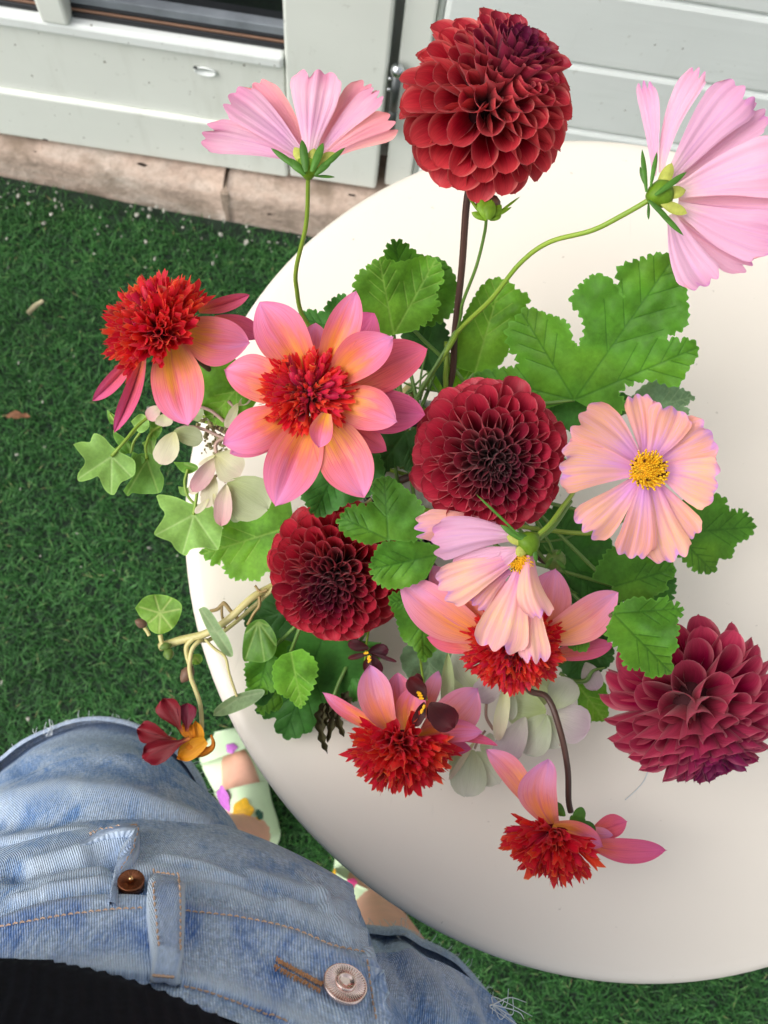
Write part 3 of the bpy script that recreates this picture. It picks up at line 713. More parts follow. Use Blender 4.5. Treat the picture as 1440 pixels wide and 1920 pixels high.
# hems: a rolled cuff round each leg end
def hem(V, U, seed):
    ring = V[-1]; up = V[-12]; n = normals(V)[-3]*s_h; k = ring.shape[0]; Z = np.array([0, 0, 1.])
    prof = [(.0012, .021), (.0044, .0195), (.0052, .013), (.0048, .006), (.0052, .000), (.0036, -.0035), (.000, -.004), (-.0022, -.001), (-.0026, .008)]
    W = np.zeros((len(prof), k, 3)); uu = np.zeros((len(prof), k, 2)); r = np.random.default_rng(seed)
    wv = np.convolve(np.r_[r.normal(0, 1, k)]*.0016, np.ones(9)/9, 'same')
    for i, (o, z) in enumerate(prof):
        W[i] = ring+n*(o+wv*.3)[:, None]+Z*(z+wv*.8)[:, None]; uu[i, :, 0] = U[-1, :, 0]; uu[i, :, 1] = i*.005
    Fc = grid_faces(len(prof), k, cv=True); Fc = Fc[:, ::-1] if flip else Fc
    Wc, c = centred(W.reshape(-1, 3))
    return link('hem', mesh('hem', Wc, Fc, uu.reshape(-1, 2), {'fade': np.full(len(prof)*k, .55)}), m_hem, shorts, c)
hem(Vr, Ur, 1); hem(Vl, Ul, 2)
fr = Bag(); r = np.random.default_rng(8)
for V in (Vr, Vl):
    ring = V[-1]; n = normals(V)[-3]*s_h
    for i in range(0, len(ring)):
        for _ in range(1):
            p = ring[i]+n[i]*.003; L = r.uniform(.002, .007)
            q = p+n[i]*L*r.uniform(.2, 1)+np.array([r.normal(0, .003), r.normal(0, .003), -L*r.uniform(.1, .9)])
            fr.tube(smoothpath([p, (p+q)/2+r.normal(0, .0012, 3), q], 3), [.00035, .0003, .0002], 4)
def threads(px, py, n, spread, L, off=.003):
    h = hit(px, py, off)
    if h is None: return
    for _ in range(n):
        p, nn = h; e = p+cdir(*spread)*L*r.uniform(.5, 1.2)+r.normal(0, .004, 3); m_ = (p+e)/2+r.normal(0, .004, 3)
        fr.tube(smoothpath([p, m_, e], 6), [.00028, .00028, .00018], 5)
threads(100, 1385, 9, (-.2, .5, .1), .008); threads(752, 1760, 3, (.1, 1, .2), .020); threads(744, 1762, 5, (1, -.1, .2), .016); threads(918, 1893, 12, (1, -.3, .1), .014)
tag(fr.build('frayed_edge', m_fray, shorts), kind='stuff')

# waistband: a thicker doubled strip on top of the hip panel
def band(z_lo, z_hi, name, mat, phi0, phi1, off=.0022, n=220):
    rows = 14; V = np.zeros((rows, n, 3)); U = np.zeros((rows, n, 2)); A = np.zeros((rows, n)); nn = normals(Vh)*s_h
    zs = Vh[:, 160, 2]; ph = np.linspace(phi0, phi1, n); K = Vh.shape[1]
    offs = np.array([-.0015, .6*off, off]+[off]*8+[off, .5*off, -.0025]); ts = np.r_[0, 0, .02, np.linspace(.1, .9, 8), .98, 1.0, 1.0]
    for i in range(rows):
        for j in range(n):
            zl = z_lo(ph[j]); z = zl+(z_hi(ph[j])-zl)*ts[i]
            kk = ((ph[j]+np.pi)/(2*np.pi)*K) % K; k0 = int(kk); f = kk-k0; k1 = (k0+1) % K
            col = Vh[:, k0]*(1-f)+Vh[:, k1]*f; nc = nn[:, k0]*(1-f)+nn[:, k1]*f
            p = np.array([np.interp(-z, -zs, col[:, q]) for q in range(3)]); q_ = np.array([np.interp(-z, -zs, nc[:, q]) for q in range(3)])
            V[i, j] = p+q_*offs[i]; U[i, j] = (ph[j]*.13, z); A[i, j] = .75 if i in (1, 2, 10, 11) else (.25 if i in (3, 9) else 0)
    Fc = grid_faces(rows, n); Vc, c = centred(V.reshape(-1, 3))
    return link(name, mesh(name, Vc, Fc, U.reshape(-1, 2), {'fade': A.ravel()}), mat, shorts, c), V

z_lo = lambda p: .9215+.003*np.cos(p); z_hi = lambda p: .9655+.001*np.cos(p)
def phi_at(px, py):
    h = hit(px, py)
    q = h[0][:2]-BO; return math.atan2((q @ BL)/.15, (q @ BF)/.12)
PE = phi_at(699, 1800)
band1, B1 = band(z_lo, z_hi, 'waistband', m_band, -2.6, PE, .0030)
band2, B2 = band(lambda p: .9205, lambda p: .964, 'waistband', m_band, PE-.10, 2.6, .0010)
vv = [Vector(v) for v in np.vstack([allV, B1.reshape(-1, 3), B2.reshape(-1, 3)])]
bf = grid_faces(*B1.shape[:2]); n1 = len(allV); n2 = n1+B1.shape[0]*B1.shape[1]
bvh = BVHTree.FromPolygons(vv, [tuple(int(q) for q in f) for f in np.vstack([allF, bf+n1, grid_faces(*B2.shape[:2])+n2])])

def ribbon(name, mat, L, R, offs, parent, fade=.5, nu=7):
    """raised strip of cloth between two pixel polylines laid on the shorts"""
    Lp = smoothpath([(x, y, 0) for x, y in L], 10)[:, :2]; Rp = smoothpath([(x, y, 0) for x, y in R], 10)[:, :2]; n = len(Lp)
    V = np.zeros((n, nu+2, 3)); U = np.zeros((n, nu+2, 2)); A = np.zeros((n, nu+2)); oo = np.interp(np.linspace(0, 1, n), np.linspace(0, 1, len(offs)), offs)
    for i in range(n):
        for j in range(nu+2):
            t = np.clip((j-1)/(nu-1), 0, 1); q = Lp[i]*(1-t)+Rp[i]*t; h = hit(q[0], q[1]) or hit(q[0]-8, q[1]+8)
            edge = j in (0, nu+1)
            V[i, j] = h[0]+h[1]*(-.0008 if edge else oo[i]*(1 if 1 < j < nu else .82)); U[i, j] = (t*.02, i*.0016); A[i, j] = fade*(1.6 if j in (1, nu) else .5)
    for _ in range(4): V[1:-1] = (V[:-2]+2*V[1:-1]+V[2:])/4
    Fc = grid_faces(n, nu+2)[:, ::-1]; Vc, c = centred(V.reshape(-1, 3))
    return link(name, mesh(name, Vc, Fc, U.reshape(-1, 2), {'fade': A.ravel()}), mat, parent, c), V
loop, LV = ribbon('belt_loop', m_band, [(284, 1650), (274, 1690), (278, 1760), (285, 1815), (284, 1845)], [(338, 1660), (344, 1690), (340, 1760), (338, 1815), (338, 1852)], [.0035, .007, .008, .008, .0065, .0032], shorts, 1.1)
ribbon('pocket_edge', m_band, [(150, 1588), (200, 1574), (238, 1571), (243, 1592), (234, 1616), (212, 1646), (205, 1698)], [(154, 1578), (206, 1562), (252, 1560), (262, 1592), (252, 1620), (228, 1650), (217, 1702)], [.001, .0035, .005, .0055, .0045, .003, .0018], shorts, .7)

st = Bag()
def stitches(pts, off, dash=9, gap=4, rad=.00042, jit=.8):
    P2 = smoothpath([(x, y, 0) for x, y in pts], 40)[:, :2]; L = np.r_[0, np.cumsum(np.linalg.norm(np.diff(P2, axis=0), axis=1))]; t = 0
    while t+dash < L[-1]:
        ab = []
        for q in (t, t+dash/2, t+dash):
            x, y = np.interp(q, L, P2[:, 0])+r.normal(0, jit*.3), np.interp(q, L, P2[:, 1])+r.normal(0, jit*.5)
            h = hit(x, y, off+(.0004 if q == t+dash/2 else 0))
            if h is not None: ab.append(h[0])
        if len(ab) == 3 and np.linalg.norm(ab[0]-ab[2]) < .008: st.tube(ab, [rad*.7, rad, rad*.7], 5)
        t += dash+gap
for off in (.0004,):
    stitches([(0, 1741), (125, 1719), (210, 1709), (272, 1706)], .0008); stitches([(348, 1711), (450, 1723), (550, 1745), (625, 1776), (692, 1790)], .0008)
stitches([(346, 1846), (400, 1860), (500, 1898), (545, 1918)], .0008); stitches([(688, 1802), (694, 1860), (704, 1915)], .0008)
stitches([(286, 1662), (284, 1700), (288, 1760), (292, 1822)], .0076); stitches([(330, 1668), (333, 1700), (331, 1760), (330, 1824)], .0076)
stitches([(290, 1830), (330, 1834)], .0060, 7, 1, .0006); stitches([(292, 1659), (334, 1666)], .0056, 7, 2, .0005)
stitches([(158, 1584), (208, 1570), (246, 1567), (254, 1594), (246, 1622), (226, 1655)], .0052, 7, 4, .0003)
tag(st.build('stitching', m_thread, shorts), kind='stuff')
bh = Bag()
for k in range(38):
    t = k/37; x, y = 516+84*t+r.normal(0, .6), 1810+46*t+r.normal(0, .6)
    for s in (-1, 1):
        a = hit(x+s*2*.5, y-s*3, .0008); b = hit(x+s*(6+r.normal(0, 1.5))*.5, y-s*(9+r.normal(0, 2)), .0010); mid = hit(x+s*4*.5, y-s*6, .0016)
        if a and b and mid: bh.tube([a[0], mid[0], b[0]], [.00026, .00034, .00026], 4)
tag(bh.build('buttonhole', m_buttonhole, shorts), kind='stuff')
# fly button and pocket rivet
h = hit(640, 1860); dpt = topx(h[0])[2]; R_ = 43*dpt/FPX; ax = h[1]*.75+(CAM-h[0])/np.linalg.norm(CAM-h[0])*.25; ax /= np.linalg.norm(ax)
o = h[0]+h[1]*.0010
btn = lathe('fly_button', [(R_*.30, 0), (R_*.30, .0022), (R_*.94, .0022), (R_, .0028), (R_*1.0, .0036), (R_*.95, .0041), (R_*.90, .0039), (R_*.86, .0036), (R_*.52, .0037), (R_*.47, .0039)], o, ax, m_button, shorts, 264,
            lambda k, a: (.00022*np.sign(np.sin(a*44+.01)) if k in (7, 8) else 0*a))
lathe('button_centre', [(R_*.47, .0036), (R_*.46, .0046), (R_*.42, .0050), (R_*.36, .0050), (R_*.32, .0045), (R_*.18, .0040), (R_*.05, .0038)], o, ax, m_button, btn, 48)
h = hit(245, 1672); dpt = topx(h[0])[2]; R_ = 25*dpt/FPX; ax = h[1]*.6+(CAM-h[0])/np.linalg.norm(CAM-h[0])*.4; o = h[0]+h[1]*.0042
riv = lathe('rivet', [(R_*1.0, -.004), (R_*1.0, .0006), (R_*.94, .0012), (R_*.88, .0010), (R_*.45, .0011), (R_*.40, .0004), (R_*.05, .0004)], o, ax, m_rivet, shorts, 72, lambda k, a: (.00012*np.sign(np.sin(a*24)) if k in (3, 4) else 0*a))
lathe('rivet_pin', [(R_*.20, .0004), (R_*.22, .0016), (R_*.18, .0024), (R_*.10, .0027), (R_*.02, .0028)], o, ax, m_brass, riv, 24)

# black ribbed top
def shirt():
    tbl = [(.90, -.010, -.010, .138, .094, .100, .5), (.955, -.006, -.012, .146, .1005, .104, .5), (.985, -.005, -.012, .1515, .1035, .106, .5), (1.02, -.006, -.004, .150, .104, .106, .4), (1.08, -.01, .000, .140, .104, .104, .3), (1.16, -.03, .0, .142, .112, .1, .3), (1.24, -.05, .0, .15, .112, .09, .3), (1.32, -.07, .0, .165, .075, .08, .3)]
    V, U = rings(tbl, 80, 960); n = normals(V)*s_h; a = np.linspace(0, 2*np.pi, 960, endpoint=False)
    rib = np.abs(np.sin(a*84))**.6; V = V+n*(rib*.0011)[None, :, None]
    V[:3] -= n[:3]*(rib*.0008)[None, :, None]
    Fc = quad(V, flip); Vc, c = centred(V.reshape(-1, 3)); return link('ribbed_top', mesh('ribbed_top', Vc, Fc, U.reshape(-1, 2)), m_knit, person, c)
shirt()

# body: one skinned figure inside the clothes
def skin_body():
    fR, fL = on_z(470, 1560, .05), on_z(704, 1706, .06)
    kneeR = body(.045, -.175, .47); kneeL = body(.045, .100, .44)
    pts = [body(0, 0, .86), body(0, 0, 1.0), body(-.02, 0, 1.14), body(-.055, 0, 1.27),
           body(.0, -.085, .80), kneeR, (kneeR+fR)/2+[-.012, -.02, .02], fR+[0, -.01, .03], on_z(448, 1452, .026), on_z(428, 1400, .022),
           body(.0, .075, .80), kneeL, (kneeL+fL)/2+[.01, -.02, .02], fL+[0, -.01, .03], on_z(672, 1662, .026), on_z(690, 1600, .022)]
    pts += [body(-.075, 0, 1.37), body(-.06, 0, 1.46), body(-.05, 0, 1.53)]
    ed = [(3, 16), (16, 17), (17, 18), (0, 1), (1, 2), (2, 3), (0, 4), (4, 5), (5, 6), (6, 7), (7, 8), (8, 9), (0, 10), (10, 11), (11, 12), (12, 13), (13, 14), (14, 15)]
    rad = [(.10, .085), (.085, .07), (.09, .07), (.09, .06), (.070, .070), (.054, .054), (.052, .052), (.036, .036), (.034, .020), (.032, .010), (.066, .066), (.054, .054), (.052, .052), (.036, .036), (.034, .020), (.032, .010), (.045, .045), (.075, .088), (.06, .07)]
    P0 = np.array(pts); c = P0.mean(0); me = bpy.data.meshes.new('body'); me.from_pydata([tuple(p-c) for p in P0], ed, []); me.update()
    o = link('body', me, m_skin, person, c, False)
    sk = o.modifiers.new('skin', 'SKIN'); sk.use_smooth_shade = True
    for i, q in enumerate(rad): me.skin_vertices[0].data[i].radius = q
    me.skin_vertices[0].data[0].use_root = True
    sb = o.modifiers.new('sub', 'SUBSURF'); sb.levels = 2; sb.render_levels = 2
    return o
skin_body()
def hair():
    o = body(-.075, 0, 1.475); V = []; n, k = 12, 24
    for i in range(n):
        t = i/(n-1)*2.1; 
        for j in range(k):
            a = 2*np.pi*j/k; f = 1-.35*max(0, math.cos(a))*min(1, t); dn = .10*max(0, -math.cos(a))*max(0, t-1.3)
            q = BF*(.105*math.cos(a)*math.sin(t)*f)+BL*(.095*math.sin(a)*math.sin(t)); V.append(o+np.array([q[0], q[1], .115*math.cos(t)-dn+.003*math.sin(a*9)]))
    V, c = centred(np.array(V)); link('hair', mesh('hair', V, grid_faces(n, k, cv=True)), simple('brown_hair', srgb(84, 58, 42), .6, .3, 200), person, c)
hair()

# sandals: sole, toe cap and a wide painted strap each
def sandal(toe, heel, wpx, strap_rng, cap_to, dots, name='sandal'):
    A = on_z(*toe, .02); B = on_z(*heel, .02); ax = A-B; L = np.linalg.norm(ax); ax /= L; sd_ = np.cross(ax, [0, 0, 1.]); W = wpx*1.36/FPX/2
    half = lambda t: W*np.interp(t, [0, .02, .05, .1, .2, .35, .5, .65, .78, .86, .92, .96, .985, 1], [.2, .36, .5, .62, .68, .70, .80, .93, 1.0, .97, .86, .68, .48, .25])
    V = []; n = 44
    for i in range(n):
        t = i/(n-1); w_ = half(t)
        for u, z in ((-1, .004), (-1.02, .016), (-.97, .024), (0, .021), (.97, .024), (1.02, .016), (1, .004)): V.append(B+ax*(t*L)+sd_*(u*w_)+np.array([0, 0, z-.02]))
    Fc = [tuple(int(q) for q in f) for f in grid_faces(n, 7, cv=True)]+[tuple(range(7)), tuple((n-1)*7+k for k in range(6, -1, -1))]
    V, c = centred(np.array(V)); sh = link(name, mesh(name, V, Fc), m_shoe, person, c)
    def over(t0, t1, nm, H, slant, thick=.003):
        n, k = 12, 15; V = np.zeros((2, n, k, 3))
        for i in range(n):
            for j in range(k):
                u = j/(k-1)*2-1; t = t0+(t1-t0)*i/(n-1)+slant*u-.05*(1-u*u)*0; w_ = half(min(t, 1))*1.03
                h_ = H*np.interp(t, [.3, .6, .85, 1.0], [1.25, 1.0, .72, .45])
                for q in range(2):
                    V[q, i, j] = B+ax*(t*L)+sd_*(w_*math.sin(u*math.pi/2)*(1-.02*q))+np.array([0, 0, .0+(h_-q*thick)*math.cos(u*math.pi/2)**.7])
        f = grid_faces(n, k); Fc = np.vstack([f, f[:, ::-1]+n*k]).tolist()
        for i in range(n-1):
            for e in (0, k-1): Fc.append((i*k+e, (i+1)*k+e, n*k+(i+1)*k+e, n*k+i*k+e))
        for j in range(k-1):
            for e in (0, n-1): Fc.append((e*k+j, e*k+j+1, n*k+e*k+j+1, n*k+e*k+j))
        Vc, c = centred(V.reshape(-1, 3)); link(nm, mesh(nm, Vc, [tuple(f) for f in Fc]), m_shoe, sh, c)
        return [Vector(v) for v in V[0].reshape(-1, 3)], [tuple(int(q) for q in g) for g in f]
    v1, f1 = over(cap_to, 1.0, 'toe_strap', .056, -.02); v2, f2 = over(strap_rng[0], strap_rng[1], 'instep_strap', .072, -.05)
    tr = BVHTree.FromPolygons(v1+v2, f1+[tuple(q+len(v1) for q in f) for f in f2])
    for px, py, rp, mt, nm in dots:
        d = Vector(ray(px, py)).normalized(); loc, nor, _, _ = tr.ray_cast(Vector(CAM), d)
        if loc is None: continue
        if nor.dot(d) > 0: nor = -nor
        nv = np.array(nor); x = np.cross(nv, [.3, .8, .1]); x /= np.linalg.norm(x); y = np.cross(nv, x); s_ = rp*1.28/FPX
        k = 30; a = np.linspace(0, 2*np.pi, k, endpoint=False); rr = s_*(1+.10*np.cos(a*5)+.08*np.cos(a*3+px))
        rim = np.array(loc)+nv*.0006+rr[:, None]*(np.cos(a)[:, None]*x+np.sin(a)[:, None]*y); inn = np.array(loc)+nv*.0022+.8*rr[:, None]*(np.cos(a)[:, None]*x+np.sin(a)[:, None]*y)
        Vd = np.vstack([rim, inn, [np.array(loc)+nv*.0026]]); Fd = [(i, (i+1) % k, k+(i+1) % k, k+i) for i in range(k)]+[(k+i, k+(i+1) % k, 2*k) for i in range(k)]
        Vc, c = centred(Vd); link(nm, mesh(nm, Vc, Fd), mt, sh, c)
    return sh
sandal((418, 1372), (500, 1600), 106, (.16, .54), .80, [(434, 1403, 10, m_lilac, 'painted_dot'), (420, 1497, 22, m_lilac, 'painted_flower'), (455, 1520, 19, m_yell, 'painted_flower'), (482, 1545, 10, m_yell, 'painted_flower'), (486, 1528, 9, m_dgreen, 'painted_leaf')])
sandal((700, 1560), (640, 1800), 106, (.34, .60), .80, [(660, 1656, 9, m_pinkp, 'painted_flower'), (628, 1640, 10, m_yell, 'painted_flower')])
# ------------------------------------------------------------------ vase
VM = P(786, 850, .545); VB = np.array([VM[0]+.004, VM[1]-.004, TZ]); VH = VM[2]-TZ
vase = thing('vase', VB, 'dark glazed vase with a pale rim almost hidden under the flowers', 'vase')
m_vase = simple('dark_glaze', (.010, .011, .015, 1), .18, .3, 30); m_lip = simple('pale_glaze', srgb(206, 206, 198), .3, .1, 40)
vo = VB
lathe('vase_body', [(.0295, .0008), (.034, .004), (.040, .03), (.0415, .06), (.038, VH-.022), (.0365, VH-.004), (.0340, VH-.004), (.0355, VH-.022), (.038, .06), (.036, .03), (.02, .006)], vo, (0, 0, 1), m_vase, vase, 56)
lathe('vase_rim', [(.0338, VH-.004), (.0371, VH-.004), (.0378, VH-.0015), (.0366, VH+.0008), (.0346, VH+.0006), (.0336, VH-.0015)], vo, (0, 0, 1), m_lip, vase, 56)
def in_vase(k):
    a = k*2.4; rr = .006+.004*(k % 4); return VM+np.array([rr*2.4*math.cos(a), rr*2.4*math.sin(a), -.004]), VB+np.array([rr*math.cos(a+2), rr*math.sin(a+2), .010])
def stem(parent, pts, rad, mat, k, into=True, sides=9, name='stem', mid=None):
    """pts: (px, py, depth) from the flower down; then on into the vase"""
    W = [P(*q) for q in pts]
    if into:
        a, b = in_vase(k); W += [a, b]
    path = smoothpath(W, 10); return tube(name, path, rad, mat, parent, sides)
def stem_foot(k): return in_vase(k)[1]

# ------------------------------------------------------------------ petals drawn as curved sheets with real depth
def prof_ray(v): return np.where(v < .52, .42+.58*np.sin(np.pi/2*np.clip(v/.52, 0, 1)), np.clip(1-((v-.52)/.48)**2.3, 0, 1)**.85)
def prof_cos(v): return np.interp(v, [0, .12, .35, .6, .8, .92, 1], [.22, .32, .58, .84, 1.0, .98, .86])
def prof_round(v): return np.interp(v, [0, .05, .2, .4, .6, .8, .92, .97, 1], [.10, .26, .62, .9, 1.0, .9, .62, .38, .05])
def prof_nast(v): return np.interp(v, [0, .2, .35, .6, .8, .93, 1], [.16, .22, .5, .92, 1.0, .8, .35])
def petal(name, parent, mat, base, tip, w, d0, d1, curve=0, bulge=0, cup=0, roll=0, prof=prof_ray, nu=13, nv=22, ridge=0, nr=3, teeth=0, ruffle=0, tipcurl=0, seed=0, crease=0, wave=0):
    r = np.random.default_rng(seed+int(abs(base[0]*7+tip[1]*13))); b = np.array(base, float); t = np.array(tip, float); ax = t-b; L = np.linalg.norm(ax); ax /= L; sd_ = np.array([-ax[1], ax[0]])
    if sd_ @ np.array([1, 0]) == 0: pass
    u = np.linspace(-1, 1, nu); v = np.linspace(0, 1, nv)**.92; U, V = np.meshgrid(u, v, indexing='ij')
    hw = w/2*prof(V)
    Ve = V.copy(); o1, o2, o3, o4 = r.uniform(0, 6.28, 4)
    if teeth:
        te = (1-np.abs(np.cos(np.pi*1.5*U+(o1-3)*.10)))*teeth*(.8+.4*np.sin(3*U+o2))+.05*U*U
        Ve = V*(1-te*V**6)
    else: Ve = V*(1+.012*np.sin(3*U+o1)*V)
    hw = hw*(1+.05*np.sin(5*V+o3)*np.sign(U)+.03*np.sin(9*V+o2)*(U > 0))
    x = b[0]+ax[0]*L*Ve+sd_[0]*(U*hw+curve*4*V*(1-V)+wave*np.sin(V*5+o4)*.5)
    y = b[1]+ax[1]*L*Ve+sd_[1]*(U*hw+curve*4*V*(1-V)+wave*np.sin(V*5+o4)*.5)
    S = 2*(d0+d1)/2/FPX
    wm = w/2*(d0+d1)/2/FPX                     # half width in metres
    up = bulge*4*V*(1-V)+cup*wm*(np.abs(U)**1.8)*np.sin(np.pi*np.clip(V*.85+.12, 0, 1))+roll*wm*U*prof(V)
    up = up+ridge*wm*(.55*np.cos(np.pi*(nr*.62)*U+o1+.5*V)+.45*np.cos(np.pi*(nr*1.13)*(U+.12*U*U)+o4)+.35*np.cos(np.pi*nr*.31*U+o3))*np.clip(V*1.6, .25, 1)*(1-.25*V)+ruffle*wm*np.sin(4.2*U+o2)*V**3+tipcurl*V**4
    up = up-crease*wm*np.exp(-(U/.16)**2)*np.sin(np.pi*np.clip(V, 0, .95))
    up = up+.05*wm*np.sin(6*V+o3+2*U)
    d = d0+(d1-d0)*V-up
    W = Pa(x, y, d); Wc, c = centred(W.reshape(-1, 3))
    uv = np.stack([(U+1)/2, V], -1).reshape(-1, 2)
    return link(name, mesh(name, Wc, grid_faces(nu, nv), uv), mat, parent, c)

# florets of the anemone dahlias: little trumpets with pointed mouths
def floret_mesh(name, wide, lobe, seed, closed=False, split=0.0):
    r = np.random.default_rng(seed); k = 12
    rows = [(0, .055, 0), (.3, .075, .3), (.58, .10, .6), (.78, .125, .8), (.90, .14, .91), (.955, .148, .955), (1.0, .158, 1.0)] if not closed else [(0, .07, 0), (.35, .13, .4), (.65, .16, .7), (.85, .13, .9), (.95, .08, .93), (1.0, .03, .95)]
    lb = np.cos(np.linspace(0, 2*np.pi, k, endpoint=False)*5/1.0)*0; V = []; U = []; ph = r.uniform(0, 6.28); jit = r.normal(0, .5, k)
    for i, (z, q, v) in enumerate(rows):
        for j in range(k):
            a = 2*np.pi*j/k; tooth = (np.cos(a*4+ph)+.5*jit[j])*lobe*max(z-.7, 0)/.3; side = .30*np.cos(a)*max(z-.45, 0)*(1 if not closed else .2)
            rr = q*wide*(1+.10*np.cos(a*4+ph)*(z > .8))*(1+.05*r.normal())
            bow = .10*z*z
            V.append((rr*np.cos(a)+bow, rr*np.sin(a)*.9, z+tooth*(1 if not closed else .1)+side)); U.append((j/k, v))
    return mesh(name, V, grid_faces(len(rows), k, cv=True)[:, ::-1], U)
FLO = [floret_mesh('floret', 1.0, .13, s) for s in (1, 2, 3)]+[floret_mesh('floret', 1.45, .16, 5)]
FLI = [floret_mesh('inner_floret', 1.15, .1, 4, True), floret_mesh('inner_floret', 1.15, .09, 6)]
for q in FLO: q.materials.append(m_floret)
for q in FLI: q.materials.append(m_floret_inner)
for q in FLO+FLI: q.polygons.foreach_set('use_smooth', [True]*len(q.polygons))
def pincushion(parent, px, py, d, axis, rad, flen, n=120, tmax=1.45, inner=.32, tall=.35, seed=1, squash=1.0):
    """dome of florets; axis in view coordinates (right, up, towards the viewer); rad is the dome foot radius in metres"""
    r = np.random.default_rng(seed); A = cdir(*axis); X = np.cross(A, [.12, .3, .9]); X /= np.linalg.norm(X); Y = np.cross(A, X); O = P(px, py, d); root = Vector(parent.location)
    for i in range(n):
        q = (i+.5)/n; th = tmax*q**.55; az = i*2.39996+r.normal(0, .12)
        D = A*math.cos(th)+(X*math.cos(az)+Y*math.sin(az))*math.sin(th); base = O+(X*math.cos(az)+Y*math.sin(az))*rad*q**.6*.75+A*rad*tall*(1-q)
        D = D+r.normal(0, .09, 3); D /= np.linalg.norm(D)
        inn = q < inner*.5 if False else (q < inner)
        L = flen*(.45+.55*min(1, q/inner) if inn else 1.0)*r.uniform(.82, 1.14)
        me = FLI[int(r.integers(2))] if inn and r.uniform() < .75-.5*q/inner+.2 else FLO[int(r.choice(4, p=[.3, .28, .27, .15]))]
        o = bpy.data.objects.new('inner_floret' if me in FLI else 'floret', me); COL.objects.link(o); o.parent = parent
        o.location = Vector(base)-root; o.rotation_mode = 'QUATERNION'; o.rotation_quaternion = Vector(D).to_track_quat('Z', 'Y') @ Matrix.Rotation(r.uniform(0, 6.28), 4, 'Z').to_quaternion()
        s = L*r.uniform(.8, 1.1); o.scale = (s, s, L)
    b = Bag(); V, F = lathe_vf([(rad*.9*math.cos(t), rad*tall*math.sin(t)*1.0) for t in np.linspace(0, 1.5, 6)], O-A*flen*.1, A, 16); b.add(V, F)
    return b.build('flower_base', m_floret_inner, parent)

# ball dahlias: spoon petals packed on a sphere by the golden angle
def spoon_mesh(name, roll, point, bend, nu=13, nv=15, end=.62, pw=2.4):
    """a scoop: part of a tapered cylinder cut to a rounded lip"""
    u = np.linspace(-1, 1, nu); v = 1-(1-np.linspace(0, 1, nv))**1.5; U, V = np.meshgrid(u, v, indexing='ij')
    ang = roll*np.where(V < end, 1.0+.25*(1-V/end), np.clip(1-((V-end)/(1-end))**pw, 0, 1)**.5); ang = np.maximum(ang, .015)
    Rc = np.interp(V, [0, .45, .75, 1], [.40, .90, 1.0, .98])/max(math.sin(min(roll, math.pi/2)), .3)
    x = Rc*np.sin(U*ang); z = Rc*(1-np.cos(U*ang)); y = V*(1+point*np.exp(-(U/.3)**2)*V**10)
    z = z+bend*V**3
    return mesh(name, np.stack([x*.5, y, z*.5], -1).reshape(-1, 3), grid_faces(nu, nv), np.stack([(U+1)/2, V], -1).reshape(-1, 2))
SPO = [spoon_mesh('petal', 2.4, .02, .10), spoon_mesh('petal', 2.25, .02, .06), spoon_mesh('petal', 1.95, .015, .03), spoon_mesh('petal', 1.25, .015, .0)]
SPO += [spoon_mesh('petal', 2.2, .04, .06), spoon_mesh('petal', 2.2, .03, .04, end=.58, pw=2.2), spoon_mesh('petal', 1.95, .03, .02, end=.55, pw=2.1), spoon_mesh('petal', 1.25, .03, -.02, end=.55, pw=2.1)]
for q in SPO: q.polygons.foreach_set('use_smooth', [True]*len(q.polygons))
